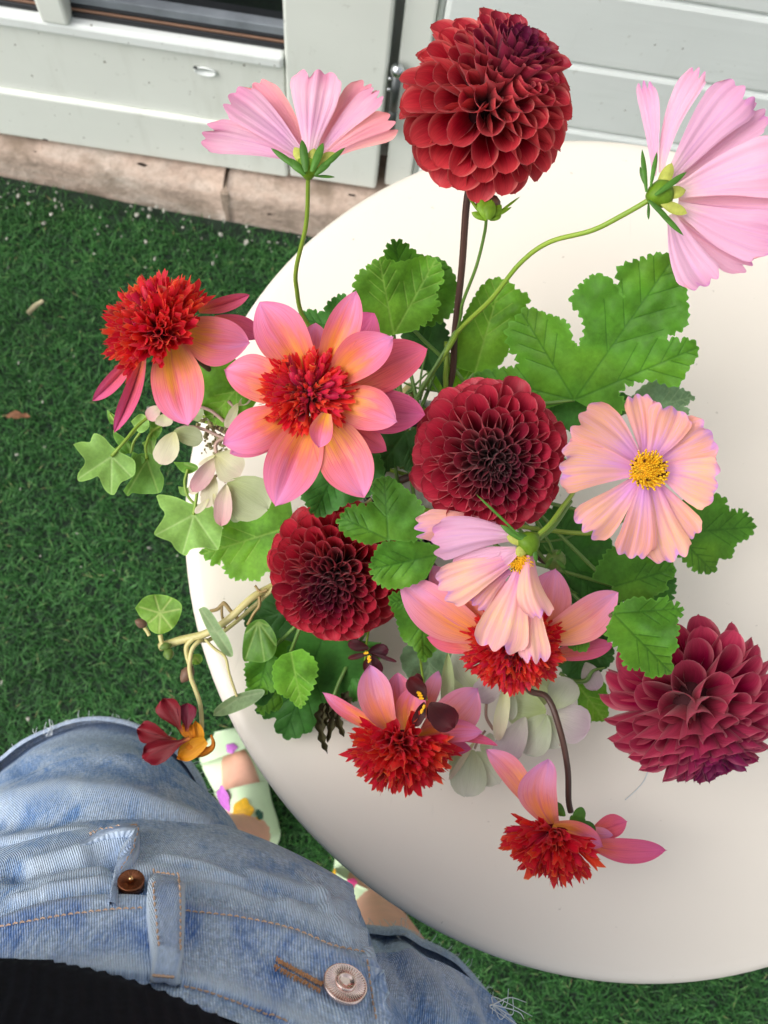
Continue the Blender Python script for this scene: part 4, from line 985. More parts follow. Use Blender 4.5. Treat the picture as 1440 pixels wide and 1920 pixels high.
def ball(parent, px, py, d, axis, R, mat, n=185, tmax=2.55, seed=1, plump=1.0, flat=1.0, rin=.30, first=0, wmul=1.0, eye=.91):
    r = np.random.default_rng(seed); A = cdir(*axis); X = np.cross(A, [.12, .3, .9]); X /= np.linalg.norm(X); Y = np.cross(A, X); O = P(px, py, d); root = Vector(parent.location)
    s = np.interp(np.arange(n)/n, [0, .2, .6, 1], [.32, .46, .86, 1.0]); Ac = np.cumsum(s**2); Ac /= Ac[-1]; TH = np.arccos(1-Ac*(1-math.cos(tmax)))
    ms = []
    for q in SPO:
        k = bpy.data.meshes.get('petal_'+mat.name+str(SPO.index(q)))
        if k is None: k = q.copy(); k.name = 'petal_'+mat.name+str(SPO.index(q)); k.materials.append(mat)
        ms.append(k)
    per = math.sqrt(4*math.pi*(1-math.cos(tmax))/2/ (s**2).sum())   # spacing per unit size on the unit sphere
    for i in range(n):
        th = TH[i]; az = i*2.39996; t = i/n
        rd = X*math.cos(az)+Y*math.sin(az); th_ = th+r.normal(0, .035)
        D = A*math.cos(th_)*flat+rd*math.sin(th_); nD = np.linalg.norm(D); D /= nD
        N = A-D*(A @ D)
        if np.linalg.norm(N) < 1e-3: N = X
        N /= np.linalg.norm(N); XX = np.cross(D, N)
        tipR = R*nD*(1+r.normal(0, .032))*np.interp(th, [0, .25, .6, 2.0, 2.6], [eye, min(1.0, eye+.03), 1, 1, .94]); L = tipR-R*rin*nD
        W = R*per*s[i]*1.30*plump*wmul*r.uniform(.88, 1.1)
        k = 0 if t < .2 else (1 if t < .42 else (2 if t < .68 else 3)); W *= (.84, .86, .92, 1.0)[k]
        o = bpy.data.objects.new('petal', ms[k+first]); COL.objects.link(o); o.parent = parent
        q = r.normal(0, .13); N2 = N*math.cos(q)+XX*math.sin(q); X2 = np.cross(D, N2)
        M4 = Matrix((( X2[0]*W, D[0]*L, N2[0]*W, O[0]+D[0]*R*rin*nD-root[0]), (X2[1]*W, D[1]*L, N2[1]*W, O[1]+D[1]*R*rin*nD-root[1]), (X2[2]*W, D[2]*L, N2[2]*W, O[2]+D[2]*R*rin*nD-root[2]), (0, 0, 0, 1)))
        o.matrix_local = M4; o.color = (t, t, t, 1)
    b = Bag(); V, F = lathe_vf([(R*.42*math.cos(t)+1e-4, R*.42*math.sin(t)) for t in np.linspace(-1.5, 1.5, 9)], O, A, 16); b.add(V, F)
    return b.build('flower_base', simple('dahlia_base', srgb(70, 8, 24), .7), parent)

# ------------------------------------------------------------------ leaves
def resample(P2, n):
    L = np.r_[0, np.cumsum(np.linalg.norm(np.diff(P2, axis=0), axis=1))]; t = np.linspace(0, L[-1], n); return np.stack([np.interp(t, L, P2[:, k]) for k in (0, 1)], 1), t
def leaf_blade(name, parent, mat, base, outline, d, tilt=(0, 0), teeth=4.0, pitch=15, closed=False, cup=0.0, quilt=.0020, wave=.0035, veins='auto', nm=16, seed=0, side=True, smooth=6, sharp=.55):
    r = np.random.default_rng(seed+int(base[0])); b = np.array(base, float); O = np.array(outline, float)
    if closed: O = np.vstack([O, O[:1]])
    P2 = smoothpath(np.c_[O, np.zeros(len(O))], smooth)[:, :2] if smooth > 1 else O
    L = np.linalg.norm(np.diff(P2, axis=0), axis=1).sum(); n = int(np.clip(L/3.2, 60, 420)); Q, s = resample(P2, n)
    T = np.gradient(Q, axis=0); T /= np.linalg.norm(T, axis=1)[:, None]+1e-9; N = np.stack([T[:, 1], -T[:, 0]], 1)
    if np.mean(((Q-b)*N).sum(1)) < 0: N = -N
    if teeth:
        ph = s/pitch+.25*np.sin(s/31+r.uniform(0, 6))+.15*np.sin(s/17+r.uniform(0, 6)); f = ph % 1
        sc = np.abs(np.sin(np.pi*ph))**sharp-.55; am = 1.5*teeth*(1+.4*np.sin(s/43+r.uniform(0, 6)))
        sc = sc+.35*(np.abs(np.sin(np.pi*ph*2.07+1))**.7-.5)
        if not closed: am = am*np.clip(np.minimum(s, s[-1]-s)/12, 0, 1)
        Q = Q+N*(sc*am)[:, None]
    rr = np.linalg.norm(Q-b, axis=1)
    if veins == 'auto':
        k = max(6, n//14); sm = np.convolve(np.r_[rr[-k:], rr, rr[:k]], np.ones(k)/k, 'same')[k:-k]
        tips = [i for i in range(3, n-3) if sm[i] == sm[max(0, i-k):i+k].max() and sm[i] > .45*sm.max()]
        vt = [Q[i] for i in tips]
    else: vt = [np.array(q, float) for q in veins]
    segs = []
    for q in vt:
        segs.append((b, b+(q-b)*.97, 3.0))
        if side:
            l = np.linalg.norm(q-b); ax = (q-b)/l; sd_ = np.array([-ax[1], ax[0]])
            for k, f in enumerate((.34, .52, .69, .83)):
                for sg in (-1, 1):
                    f2 = f+.06*(sg > 0); p0 = b+ax*l*f2; ll = l*.34*(1.12-f2*.55); p1 = p0+(ax*.78+sd_*sg*.62)*ll; segs.append((p0, p1, 1.8))
    # fill the outline with an even net of points
    if closed: Q = Q[:-1]
    else: Q = np.vstack([Q, b[None, :]])
    nq = len(Q); sp = float(np.clip(L/75, 4.5, 8.0)); lo = Q.min(0); hi = Q.max(0); pts = []
    for iy, yy in enumerate(np.arange(lo[1]+sp*.4, hi[1], sp*.87)):
        for xx in np.arange(lo[0]+(sp/2)*(iy % 2), hi[0], sp): pts.append((xx, yy))
    dv = [np.array(pts)]
    for p0, p1, wd in segs:
        l = np.linalg.norm(p1-p0); k = max(3, int(l/4.5)); t = np.linspace(.03, 1, k)[:, None]; c_ = p0+(p1-p0)*t; nn = np.array([-(p1-p0)[1], (p1-p0)[0]])/(l+1e-9)
        pp = dv[0]; dd = (p1-p0); tq = np.clip(((pp-p0) @ dd)/(dd @ dd+1e-9), 0, 1); far = np.linalg.norm(pp-p0-tq[:, None]*dd, axis=1) > wd*1.9; dv[0] = pp[far]
        dv += [c_, c_+nn*wd*1.25, c_-nn*wd*1.25]
    pts = np.vstack(dv)
    key = np.round(pts/1.6).astype(int); _, iu = np.unique(key, axis=0, return_index=True); pts = pts[np.sort(iu)]
    E0, E1 = Q, np.roll(Q, -1, 0); ins = np.zeros(len(pts), bool); dmin = np.full(len(pts), 1e9)
    for (x0, y0), (x1, y1) in zip(E0, E1):
        cr = (y0 > pts[:, 1]) != (y1 > pts[:, 1]); xi = x0+(pts[:, 1]-y0)*(x1-x0)/((y1-y0) if abs(y1-y0) > 1e-9 else 1e-9); ins ^= cr & (pts[:, 0] < xi)
        dx, dy = x1-x0, y1-y0; tt = np.clip(((pts[:, 0]-x0)*dx+(pts[:, 1]-y0)*dy)/(dx*dx+dy*dy+1e-9), 0, 1); dmin = np.minimum(dmin, np.hypot(pts[:, 0]-x0-tt*dx, pts[:, 1]-y0-tt*dy))
    keep = ins & (dmin > 1.6); pts = pts[keep]
    cv, ce, cf, ov, oe, of_ = delaunay_2d_cdt([Vector(q) for q in np.vstack([Q, pts])], [(i, (i+1) % nq) for i in range(nq)], [], 1, .01)
    XY = np.array([tuple(v) for v in cv]); X, Y = XY[:, 0], XY[:, 1]; F = [tuple(f) for f in cf]
    bd = np.full(len(XY), 1e9)
    for (x0, y0), (x1, y1) in zip(E0, E1):
        dx, dy = x1-x0, y1-y0; tt = np.clip(((X-x0)*dx+(Y-y0)*dy)/(dx*dx+dy*dy+1e-9), 0, 1); bd = np.minimum(bd, np.hypot(X-x0-tt*dx, Y-y0-tt*dy))
    TT = np.clip(np.hypot(X-b[0], Y-b[1])/rr.max(), 0, 1); rim = np.clip(1-bd/60, 0, 1)
    vein = np.zeros(X.shape); dist = np.full(X.shape, 60.0)
    for p0, p1, wd in segs:
        dx, dy = p1-p0; t = np.clip(((X-p0[0])*dx+(Y-p0[1])*dy)/(dx*dx+dy*dy+1e-9), 0, 1); dd = np.hypot(X-p0[0]-t*dx, Y-p0[1]-t*dy)
        vein = np.maximum(vein, np.exp(-(dd/(wd*(1-.5*t)))**2)); dist = np.minimum(dist, dd)
    o = r.uniform(0, 6.28, 4); R0 = rr.max()
    up = .62*quilt*(1-np.exp(-(dist/11)**2))*np.clip(TT*3, 0, 1)+wave*np.sin((X-b[0])/R0*4.2+o[0])*np.sin((Y-b[1])/R0*3.6+o[1])*TT+.9*wave*np.sin(np.arctan2(Y-b[1], X-b[0])*7+o[2])*TT**2+.35*wave*np.sin(X/9+o[3])*np.sin(Y/11+o[0])*TT-cup*TT**2
    D = d+tilt[0]*(X-b[0])/100+tilt[1]*(Y-b[1])/100-up
    W = Pa(X, Y, D); Wc, c = centred(W)
    i0, i1, i2 = F[len(F)//2]
    if (CAM-W[i0]) @ np.cross(W[i1]-W[i0], W[i2]-W[i0]) < 0: F = [f[::-1] for f in F]
    me = mesh(name, Wc, F, np.stack([X/1000, Y/1000], -1), {'vein': vein, 'rim': rim})
    return link(name, me, mat, parent, c)
GLEAF = 'geranium leaves in the bouquet'
def leaf(label, mat, base, outline, d, k, tilt=(0, 0), petiole=None, prad=.0011, name='geranium_leaf', cat='leaf', group=GLEAF, pmat=None, **kw):
    t = thing(name, stem_foot(k), label, cat, group)
    leaf_blade('blade', t, mat, base, outline, d, tilt, **kw)
    pts = [(base[0], base[1], d+.0012)]+([(x, y, z) for x, y, z in petiole] if petiole else [])
    stem(t, pts, [prad, prad, prad*1.2], pmat or m_st_dgreen, k, name='petiole', sides=7)
    return t
# ================================================================== the bouquet
# ---- geranium leaves (outlines in view, each at its own depth)
leaf('very large bright green lobed geranium leaf spreading right above the maroon dahlia', m_leaf, (1077, 750),
     [(1010, 770), (950, 752), (900, 722), (893, 700), (935, 692), (973, 684), (956, 650), (951, 620), (968, 597), (988, 578), (1023, 588), (1062, 603), (1070, 628), (1082, 650), (1098, 620), (1090, 590), (1071, 564), (1088, 535), (1118, 514), (1150, 528), (1170, 560), (1158, 508), (1196, 489), (1246, 476), (1268, 500), (1282, 526), (1289, 566), (1284, 612), (1236, 636), (1296, 638), (1307, 664), (1290, 692), (1268, 724), (1223, 712), (1190, 716), (1157, 738), (1180, 762), (1140, 785)], .52, 1, tilt=(-.012, .010), teeth=6, pitch=17, wave=.004, quilt=.0018)
leaf('bright light green geranium leaf with folded edge left of the tall dark stem', m_leaf_bright, (738, 628), [(690, 640), (672, 602), (664, 562), (668, 522), (690, 500), (716, 484), (742, 492), (768, 488), (800, 480), (824, 494), (830, 524), (816, 548), (822, 575), (802, 602), (772, 622)], .515, 2, tilt=(.004, .014), teeth=5, pitch=15, wave=.004)
leaf('upright geranium leaf peeking from behind the light green folded leaf', m_leaf, (766, 606), [(735, 600), (722, 540), (722, 480), (732, 455), (752, 453), (770, 466), (790, 480), (826, 486), (850, 512), (857, 545), (848, 582), (828, 602), (800, 612)], .532, 3, tilt=(.0, .012), teeth=5, pitch=15)
leaf('pale translucent green leaf just right of the dark dahlia stem', m_leaf_bright, (890, 700), [(858, 690), (850, 640), (868, 598), (890, 556), (905, 535), (926, 522), (952, 528), (972, 546), (992, 558), (980, 590), (986, 616), (962, 642), (946, 672), (926, 696)], .545, 4, tilt=(.0, .012), teeth=4, pitch=15)
leaf('green toothed leaf sticking out right below the peach cosmos', m_leaf, (1268, 1000), [(1262, 950), (1290, 935), (1320, 930), (1340, 927), (1360, 937), (1366, 957), (1393, 958), (1414, 985), (1404, 1006), (1380, 1020), (1370, 1046), (1346, 1048), (1340, 1072), (1306, 1072), (1282, 1050), (1262, 1030)], .54, 5, tilt=(.010, .004), teeth=5, pitch=14)
leaf('broad geranium leaf under the peach cosmos with a frilled edge', m_leaf, (1150, 1100), [(1110, 1085), (1128, 1050), (1150, 1028), (1190, 1032), (1230, 1046), (1262, 1058), (1264, 1080), (1248, 1092), (1252, 1104), (1230, 1114), (1216, 1126), (1180, 1128), (1130, 1124)], .535, 6, tilt=(.008, .0), teeth=5, pitch=13, side=True)
leaf('dark frilled leaf edge half hidden behind the broad leaf under the peach cosmos', m_leaf_deep, (1190, 1110), [(1200, 1060), (1240, 1060), (1262, 1075), (1266, 1100), (1256, 1130), (1230, 1140), (1200, 1135)], .548, 7, teeth=5, pitch=12)
leaf('green geranium leaf hanging over the top of the wine dahlia', m_leaf, (1150, 1150), [(1140, 1172), (1146, 1164), (1136, 1190), (1148, 1206), (1160, 1216), (1168, 1236), (1176, 1252), (1206, 1256), (1216, 1269), (1246, 1265), (1262, 1256), (1258, 1230), (1271, 1212), (1266, 1196), (1273, 1184), (1268, 1160), (1280, 1150), (1271, 1132), (1254, 1130), (1248, 1119), (1230, 1127), (1192, 1121), (1152, 1138)], .478, 8, petiole=[(1130, 1160, .505), (1090, 1130, .545)], tilt=(-.012, -.016), teeth=5, pitch=14)
leaf('wide yellow green geranium leaf at left under the pale hydrangea', m_leaf_bright, (552, 985), [(545, 1030), (530, 1060), (516, 1086), (504, 1070), (490, 1080), (485, 1088), (462, 1086), (440, 1085), (422, 1070), (420, 1052), (402, 1058), (392, 1050), (378, 1034), (404, 1010), (420, 985), (445, 958), (480, 942), (520, 928), (545, 940)], .555, 9, tilt=(-.006, .004), teeth=5, pitch=13)
leaf('toothed green leaf between the three dark red ball dahlias', m_leaf, (728, 1012), [(705, 1018), (690, 1020), (662, 1010), (646, 1000), (634, 980), (642, 966), (660, 950), (700, 942), (698, 906), (726, 894), (750, 908), (776, 930), (791, 946), (797, 975), (792, 1006), (762, 1016)], .475, 10, tilt=(.002, -.004), teeth=5, pitch=14)
leaf('rounded green leaf left of the drooping pink cosmos', m_leaf, (822, 1040), [(800, 1084), (762, 1100), (726, 1102), (704, 1088), (694, 1066), (700, 1045), (714, 1020), (738, 1016), (776, 1014), (832, 1026)], .482, 11, tilt=(.002, .0), teeth=4, pitch=13)
leaf('green leaf hanging below the dark red dahlia beside the pink petals', m_leaf, (790, 1122), [(760, 1112), (738, 1112), (730, 1128), (742, 1156), (746, 1172), (756, 1200), (776, 1215), (792, 1240), (810, 1226), (826, 1200), (842, 1182), (830, 1150)], .50, 12, tilt=(.0, .006), teeth=4, pitch=13)
leaf('big dark green leaf hanging low over the table edge', m_leaf_deep, (612, 1180), [(580, 1168), (556, 1190), (528, 1240), (500, 1288), (482, 1314), (488, 1342), (512, 1346), (521, 1374), (546, 1386), (582, 1370), (612, 1346), (640, 1330), (652, 1290), (682, 1260), (704, 1230), (660, 1196)], .56, 13, tilt=(.0, .010), teeth=6, pitch=24, sharp=1.0, smooth=3)
leaf('small bright frilled leaf lying on the big dark leaf', m_leaf_bright, (545, 1222), [(528, 1228), (512, 1250), (514, 1282), (521, 1298), (546, 1312), (564, 1326), (581, 1296), (591, 1276), (592, 1242), (566, 1216)], .55, 14, tilt=(.0, .008), teeth=4, pitch=12)
leaf('small green leaf at the left of the low leaf cluster', m_leaf, (505, 1222), [(478, 1232), (460, 1250), (468, 1286), (484, 1302), (510, 1296), (530, 1290), (530, 1240)], .562, 15, tilt=(.0, .006), teeth=4, pitch=12)
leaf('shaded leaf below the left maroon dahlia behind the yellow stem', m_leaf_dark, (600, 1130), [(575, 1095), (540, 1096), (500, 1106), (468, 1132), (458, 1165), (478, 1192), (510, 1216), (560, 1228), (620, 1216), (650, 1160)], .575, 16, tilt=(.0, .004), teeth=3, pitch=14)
leaf('dark leaf in the gap under the big orange pink dahlia', m_leaf_deep, (640, 860), [(560, 850), (552, 900), (575, 945), (600, 968), (650, 945), (700, 925), (720, 890), (712, 850)], .505, 17, tilt=(.0, .004), teeth=4, pitch=14)
leaf('smooth yellow green leaf behind the two anemone dahlias', m_leaf_bright, (470, 700), [(440, 672), (400, 672), (366, 690), (366, 735), (385, 780), (420, 800), (460, 780), (490, 740)], .52, 18, tilt=(-.002, .0), teeth=0)
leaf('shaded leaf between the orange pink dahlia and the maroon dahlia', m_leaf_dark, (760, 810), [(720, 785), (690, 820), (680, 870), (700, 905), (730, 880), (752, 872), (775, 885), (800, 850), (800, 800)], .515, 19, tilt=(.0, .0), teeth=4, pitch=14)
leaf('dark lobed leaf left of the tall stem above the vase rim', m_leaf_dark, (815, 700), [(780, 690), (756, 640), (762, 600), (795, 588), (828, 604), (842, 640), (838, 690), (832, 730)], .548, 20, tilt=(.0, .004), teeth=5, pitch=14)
leaf('yellow green leaf low behind the tall stem', m_leaf_bright, (825, 735), [(800, 730), (804, 690), (815, 660), (838, 660), (880, 690), (930, 690), (925, 730), (870, 745)], .556, 21, teeth=4, pitch=14)
leaf('deep green leaf behind the drooping cosmos and the small green bud', m_leaf_deep, (1060, 1040), [(1010, 1040), (1000, 990), (1040, 950), (1090, 960), (1140, 1000), (1150, 1060), (1140, 1120), (1090, 1140), (1040, 1110)], .55, 22, tilt=(.0, .0), teeth=4, pitch=15)
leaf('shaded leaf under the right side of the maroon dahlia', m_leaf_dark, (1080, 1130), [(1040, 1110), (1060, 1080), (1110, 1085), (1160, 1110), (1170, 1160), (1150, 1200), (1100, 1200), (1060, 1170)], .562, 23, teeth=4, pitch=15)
leaf('small greyish green leaf behind the large leaf near the peach cosmos', m_leaf_grey, (1200, 770), [(1180, 748), (1215, 718), (1255, 712), (1272, 726), (1300, 745), (1284, 760), (1291, 776), (1250, 782)], .545, 24, teeth=4, pitch=13)
leaf('plain green leaf behind the pale hydrangea by the wine dahlia', m_leaf_bright, (1080, 1280), [(1082, 1250), (1110, 1262), (1134, 1280), (1140, 1338), (1128, 1352), (1112, 1350), (1106, 1356), (1085, 1340)], .575, 25, teeth=3, pitch=16)
leaf('small dark leaf above the orange pink dahlia below the tall pink cosmos', m_leaf_deep, (640, 620), [(580, 640), (558, 596), (580, 582), (604, 586), (618, 566), (640, 552), (650, 556), (690, 580), (710, 620)], .535, 26, teeth=4, pitch=12)
leaf('bluish green leaf hanging beside the dark violas', m_leaf_grey, (800, 1215), [(770, 1200), (752, 1230), (760, 1262), (790, 1290), (822, 1290), (842, 1260), (845, 1215)], .56, 27, teeth=3, pitch=16)
leaf('small green leaf tip lying on the pink petal above the wine dahlia', m_leaf, (1110, 1165), [(1085, 1180), (1064, 1196), (1070, 1216), (1098, 1221), (1108, 1200), (1130, 1180), (1132, 1160)], .49, 28, teeth=4, pitch=12)
leaf('shaded leaf below the small green bud at the centre', m_leaf_dark, (880, 1150), [(830, 1120), (850, 1180), (900, 1210), (960, 1210), (1010, 1190), (1030, 1140), (960, 1110)], .55, 29, teeth=4, pitch=15)
leaf('shaded leaf tucked behind the wine dahlia and the hanging leaf', m_leaf_dark, (1090, 1210), [(1050, 1210), (1050, 1250), (1080, 1275), (1120, 1262), (1148, 1240), (1150, 1210)], .56, 30, teeth=4, pitch=14)
leaf('shaded leaf low between the maroon dahlia and the peach cosmos', m_leaf_deep, (1062, 742), [(1024, 740), (1012, 765), (1050, 800), (1092, 806), (1140, 792), (1184, 760), (1170, 738), (1110, 728)], .535, 34, teeth=4, pitch=14)
leaf('mid green toothed leaf at the lowest left of the cluster over the table', m_leaf, (552, 1205), [(524, 1196), (492, 1232), (470, 1262), (462, 1296), (478, 1312), (490, 1338), (516, 1330), (540, 1342), (566, 1300), (590, 1250)], .566, 35, tilt=(.0, .008), teeth=5, pitch=14)
leaf('deep green leaf between the crimson dahlia and the front anemone dahlia', m_leaf_deep, (668, 1200), [(640, 1190), (612, 1230), (606, 1280), (630, 1318), (668, 1310), (690, 1275), (712, 1240), (715, 1205)], .566, 36, tilt=(.0, .006), teeth=5, pitch=15)
# withered strips of leaf
wl = thing('withered_leaf', stem_foot(31), 'withered dark leaf shreds hanging from the low leaf cluster', 'leaf')
for i, pts in enumerate(([(606, 1318), (600, 1350), (604, 1385), (614, 1413)], [(618, 1320), (622, 1350), (614, 1392)], [(630, 1322), (634, 1352), (645, 1382)], [(640, 1300), (652, 1312), (654, 1330)], [(612, 1318), (610, 1345), (606, 1366)])):
    Q = smoothpath([(x, y, 0) for x, y in pts], 8)[:, :2]; n = len(Q); T = np.gradient(Q, axis=0); T /= np.linalg.norm(T, axis=1)[:, None]; N = np.stack([T[:, 1], -T[:, 0]], 1)
    wv = np.interp(np.linspace(0, 1, n), [0, .2, .55, .8, 1], [3, 10, 7, 6, .6])*(1+.35*np.sin(np.arange(n)*1.3+i)); U = np.linspace(-1, 1, 5)
    X = Q[:, 0][:, None]+N[:, 0][:, None]*wv[:, None]*U; Y = Q[:, 1][:, None]+N[:, 1][:, None]*wv[:, None]*U; D = .565+.004*np.linspace(0, 1, n)[:, None]**2+.002*np.cos(U*3)[None, :]*np.ones((n, 1))
    W, c = centred(Pa(X, Y, D).reshape(-1, 3)); link('shred', mesh('shred', W, grid_faces(n, 5)), m_wither, wl, c)
stem(wl, [(622, 1318, .566), (640, 1270, .566), (690, 1180, .57)], [.0012, .001], m_st_dgreen, 31)

# ---- ball dahlias
def ball_dahlia(label, px, py, d, axis, Rpx, mat, k, stem_pts, stem_rad=.0034, **kw):
    t = thing('ball_dahlia', stem_foot(k), label, 'dahlia', 'dark red ball dahlias in the bouquet')
    ball(t, px, py, d, axis, Rpx*d/FPX, mat, seed=k, **kw)
    stem(t, stem_pts, [stem_rad, stem_rad, stem_rad*1.05], m_st_dark, k); return t
ball_dahlia('tallest scarlet red ball dahlia on a bare dark stem in front of the wall', 908, 206, .455, (.32, .42, .85), 163, m_ball[0], 40, [(895, 300, .47), (876, 372, .480), (866, 500, .505), (853, 620, .528), (842, 725, .550)], .0019, eye=1.03)
ball_dahlia('large maroon ball dahlia at the middle of the bouquet with its eye facing up', 916, 855, .478, (.05, -.22, .97), 147, m_ball[1], 41, [(905, 860, .50), (860, 868, .53)], .0022)
ball_dahlia('crimson ball dahlia at lower left beneath the big orange pink dahlia', 634, 1066, .535, (-.12, -.30, .94), 133, m_ball[2], 42, [(640, 1050, .56), (700, 980, .57)], .0022)
ball_dahlia('wine coloured ball dahlia hanging at the right edge and facing down', 1290, 1306, .505, (.22, -.82, .54), 164, m_ball[3], 43, [(1270, 1270, .54), (1180, 1180, .55), (980, 1020, .56)], .0022, n=165, flat=.97, first=4, rin=.25)

# ---- anemone dahlias
AN = 'orange pink anemone dahlias in the bouquet'
def rays(t, mat, d, rows):
    for i, q in enumerate(rows):
        kw = dict(q[6]) if len(q) > 6 else {}
        mt = kw.pop('mat', mat); petal('ray_petal', t, mt, q[0], q[1], q[2], d+q[3], d+q[4], q[5], seed=i*31, **kw)
t = thing('anemone_dahlia', stem_foot(50), 'big open orange pink anemone dahlia at the centre left with a red heart', 'dahlia', AN)
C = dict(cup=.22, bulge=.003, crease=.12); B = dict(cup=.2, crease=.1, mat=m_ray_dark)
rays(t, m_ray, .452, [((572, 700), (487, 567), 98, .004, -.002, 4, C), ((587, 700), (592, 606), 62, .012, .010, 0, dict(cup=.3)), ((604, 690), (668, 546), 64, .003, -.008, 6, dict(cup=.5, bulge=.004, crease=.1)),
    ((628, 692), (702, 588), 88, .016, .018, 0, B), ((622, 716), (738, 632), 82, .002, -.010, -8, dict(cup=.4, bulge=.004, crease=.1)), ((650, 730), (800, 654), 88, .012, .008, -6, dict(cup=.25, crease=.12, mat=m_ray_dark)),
    ((618, 752), (745, 792), 84, .003, -.004, -10, dict(cup=-.25, bulge=.004, crease=.1)), ((650, 745), (796, 777), 84, .013, .012, 8, B), ((628, 780), (725, 846), 52, .012, .012, 0, B),
    ((598, 780), (682, 932), 100, .004, .000, -6, C), ((586, 782), (516, 948), 102, .004, -.002, 2, dict(cup=.2, bulge=.003, crease=.2)), ((548, 770), (419, 832), 84, .004, .000, -6, dict(cup=-.15, bulge=.004, crease=.1)),
    ((556, 800), (432, 850), 62, .013, .012, 8, dict(cup=.1, crease=.1)), ((545, 738), (421, 693), 86, .005, -.001, 6, dict(cup=.25, bulge=.003, crease=.12)),
    ((612, 775), (598, 840), 44, -.012, -.012, 2, dict(cup=.9, bulge=.002))])
pincushion(t, 578, 740, .452, (.02, .03, 1), .0088, .0142, 150, 1.42, .42, .2, 3)
stem(t, [(580, 745, .47), (640, 790, .51)], [.0022, .0024], m_st_dark, 50)
t = thing('anemone_dahlia', stem_foot(51), 'anemone dahlia at far left seen from the side with a domed red crown', 'dahlia', AN)
rays(t, m_ray, .470, [((318, 640), (352, 798), 100, .002, -.006, 4, dict(cup=.2, bulge=.004, crease=.14)), ((335, 622), (468, 642), 92, .002, .002, 6, dict(cup=.2, bulge=.004, crease=.12)),
    ((268, 668), (214, 812), 34, .006, .010, -4, dict(cup=.9, crease=.9, mat=m_ray_dark)), ((250, 672), (174, 751), 32, .008, .016, -3, dict(cup=.8, crease=.8, mat=m_ray_dark)),
    ((372, 582), (467, 553), 30, .010, .016, 3, dict(cup=.8, crease=.7, mat=m_ray_dark)), ((400, 600), (492, 632), 44, .012, .020, -4, dict(cup=.3, mat=m_ray_dark)), ((300, 600), (250, 560), 60, .02, .026, 0, B), ((330, 590), (340, 530), 60, .02, .028, 0, B)])
pincushion(t, 301, 622, .470, (-.42, .52, .75), .0130, .0165, 240, 1.42, .18, .55, 4)
stem(t, [(318, 640, .490), (372, 676, .515), (425, 712, .530), (520, 740, .54)], [.0018, .0018, .002], m_st_dark, 51)
t = thing('anemone_dahlia', stem_foot(52), 'anemone dahlia nodding beneath the drooping pink cosmos with its florets below', 'dahlia', AN)
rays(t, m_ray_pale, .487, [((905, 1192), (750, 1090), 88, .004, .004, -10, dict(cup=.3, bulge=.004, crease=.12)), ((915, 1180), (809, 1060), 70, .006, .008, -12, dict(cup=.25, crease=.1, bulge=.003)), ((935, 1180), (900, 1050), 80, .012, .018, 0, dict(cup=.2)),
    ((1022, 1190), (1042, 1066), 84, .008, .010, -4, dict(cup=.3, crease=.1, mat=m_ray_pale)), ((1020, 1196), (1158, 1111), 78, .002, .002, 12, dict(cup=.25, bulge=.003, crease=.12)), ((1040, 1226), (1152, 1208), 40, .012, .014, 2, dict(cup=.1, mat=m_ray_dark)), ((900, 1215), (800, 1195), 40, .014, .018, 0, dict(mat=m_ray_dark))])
pincushion(t, 962, 1208, .492, (.0, -.52, .85), .0155, .0140, 250, 1.45, .10, .35, 5)
stem(t, [(962, 1190, .52), (930, 1120, .55)], [.002, .002], m_st_dark, 52)
t = thing('anemone_dahlia', stem_foot(53), 'anemone dahlia low at the front with a dark viola against its upright petals', 'dahlia', AN)
rays(t, m_ray, .520, [((715, 1370), (605, 1298), 30, .002, .004, -4, dict(cup=.6)), ((732, 1366), (694, 1247), 66, .000, .004, -10, dict(cup=.35, bulge=.003, mat=m_ray_pale)), ((748, 1368), (746, 1262), 58, .003, .009, 2, dict(cup=.35, crease=.1)),
    ((764, 1370), (786, 1284), 54, .000, .002, -6, dict(cup=.3, crease=.1)), ((800, 1380), (896, 1290), 82, .006, .008, 8, dict(cup=.2, bulge=.002, mat=m_ray_pale)), ((782, 1382), (905, 1372), 46, .002, -.002, -6, dict(cup=.4, bulge=.003)),
    ((800, 1388), (932, 1398), 22, .006, .002, -14, dict(cup=.7, mat=m_ray_dark)), ((800, 1392), (884, 1404), 34, .010, .012, 2, dict(mat=m_ray_dark)), ((790, 1345), (822, 1258), 34, .016, .022, 0, dict(cup=.2, mat=m_ray_pale))])
pincushion(t, 752, 1392, .522, (.0, -.72, .66), .0108, .0195, 150, 1.35, .06, .3, 6)
stem(t, [(752, 1375, .545), (770, 1290, .565), (800, 1100, .57)], [.002, .002], m_st_dark, 53)
t = thing('anemone_dahlia', stem_foot(54), 'lowest anemone dahlia hanging from a curved dark stem over the bare table', 'dahlia', AN)
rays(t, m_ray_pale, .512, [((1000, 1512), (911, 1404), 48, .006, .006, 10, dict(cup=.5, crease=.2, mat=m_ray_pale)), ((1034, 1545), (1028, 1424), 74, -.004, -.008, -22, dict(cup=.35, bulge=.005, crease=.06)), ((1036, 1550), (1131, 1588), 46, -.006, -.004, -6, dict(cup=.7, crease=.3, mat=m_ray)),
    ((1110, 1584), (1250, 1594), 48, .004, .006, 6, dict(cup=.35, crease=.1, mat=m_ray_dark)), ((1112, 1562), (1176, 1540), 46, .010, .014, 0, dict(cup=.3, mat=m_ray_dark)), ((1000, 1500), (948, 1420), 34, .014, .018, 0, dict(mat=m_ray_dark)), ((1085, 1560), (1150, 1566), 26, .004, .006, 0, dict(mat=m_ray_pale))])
pincushion(t, 1038, 1564, .514, (-.36, -.72, .58), .0112, .0170, 120, 1.25, .06, .35, 7)
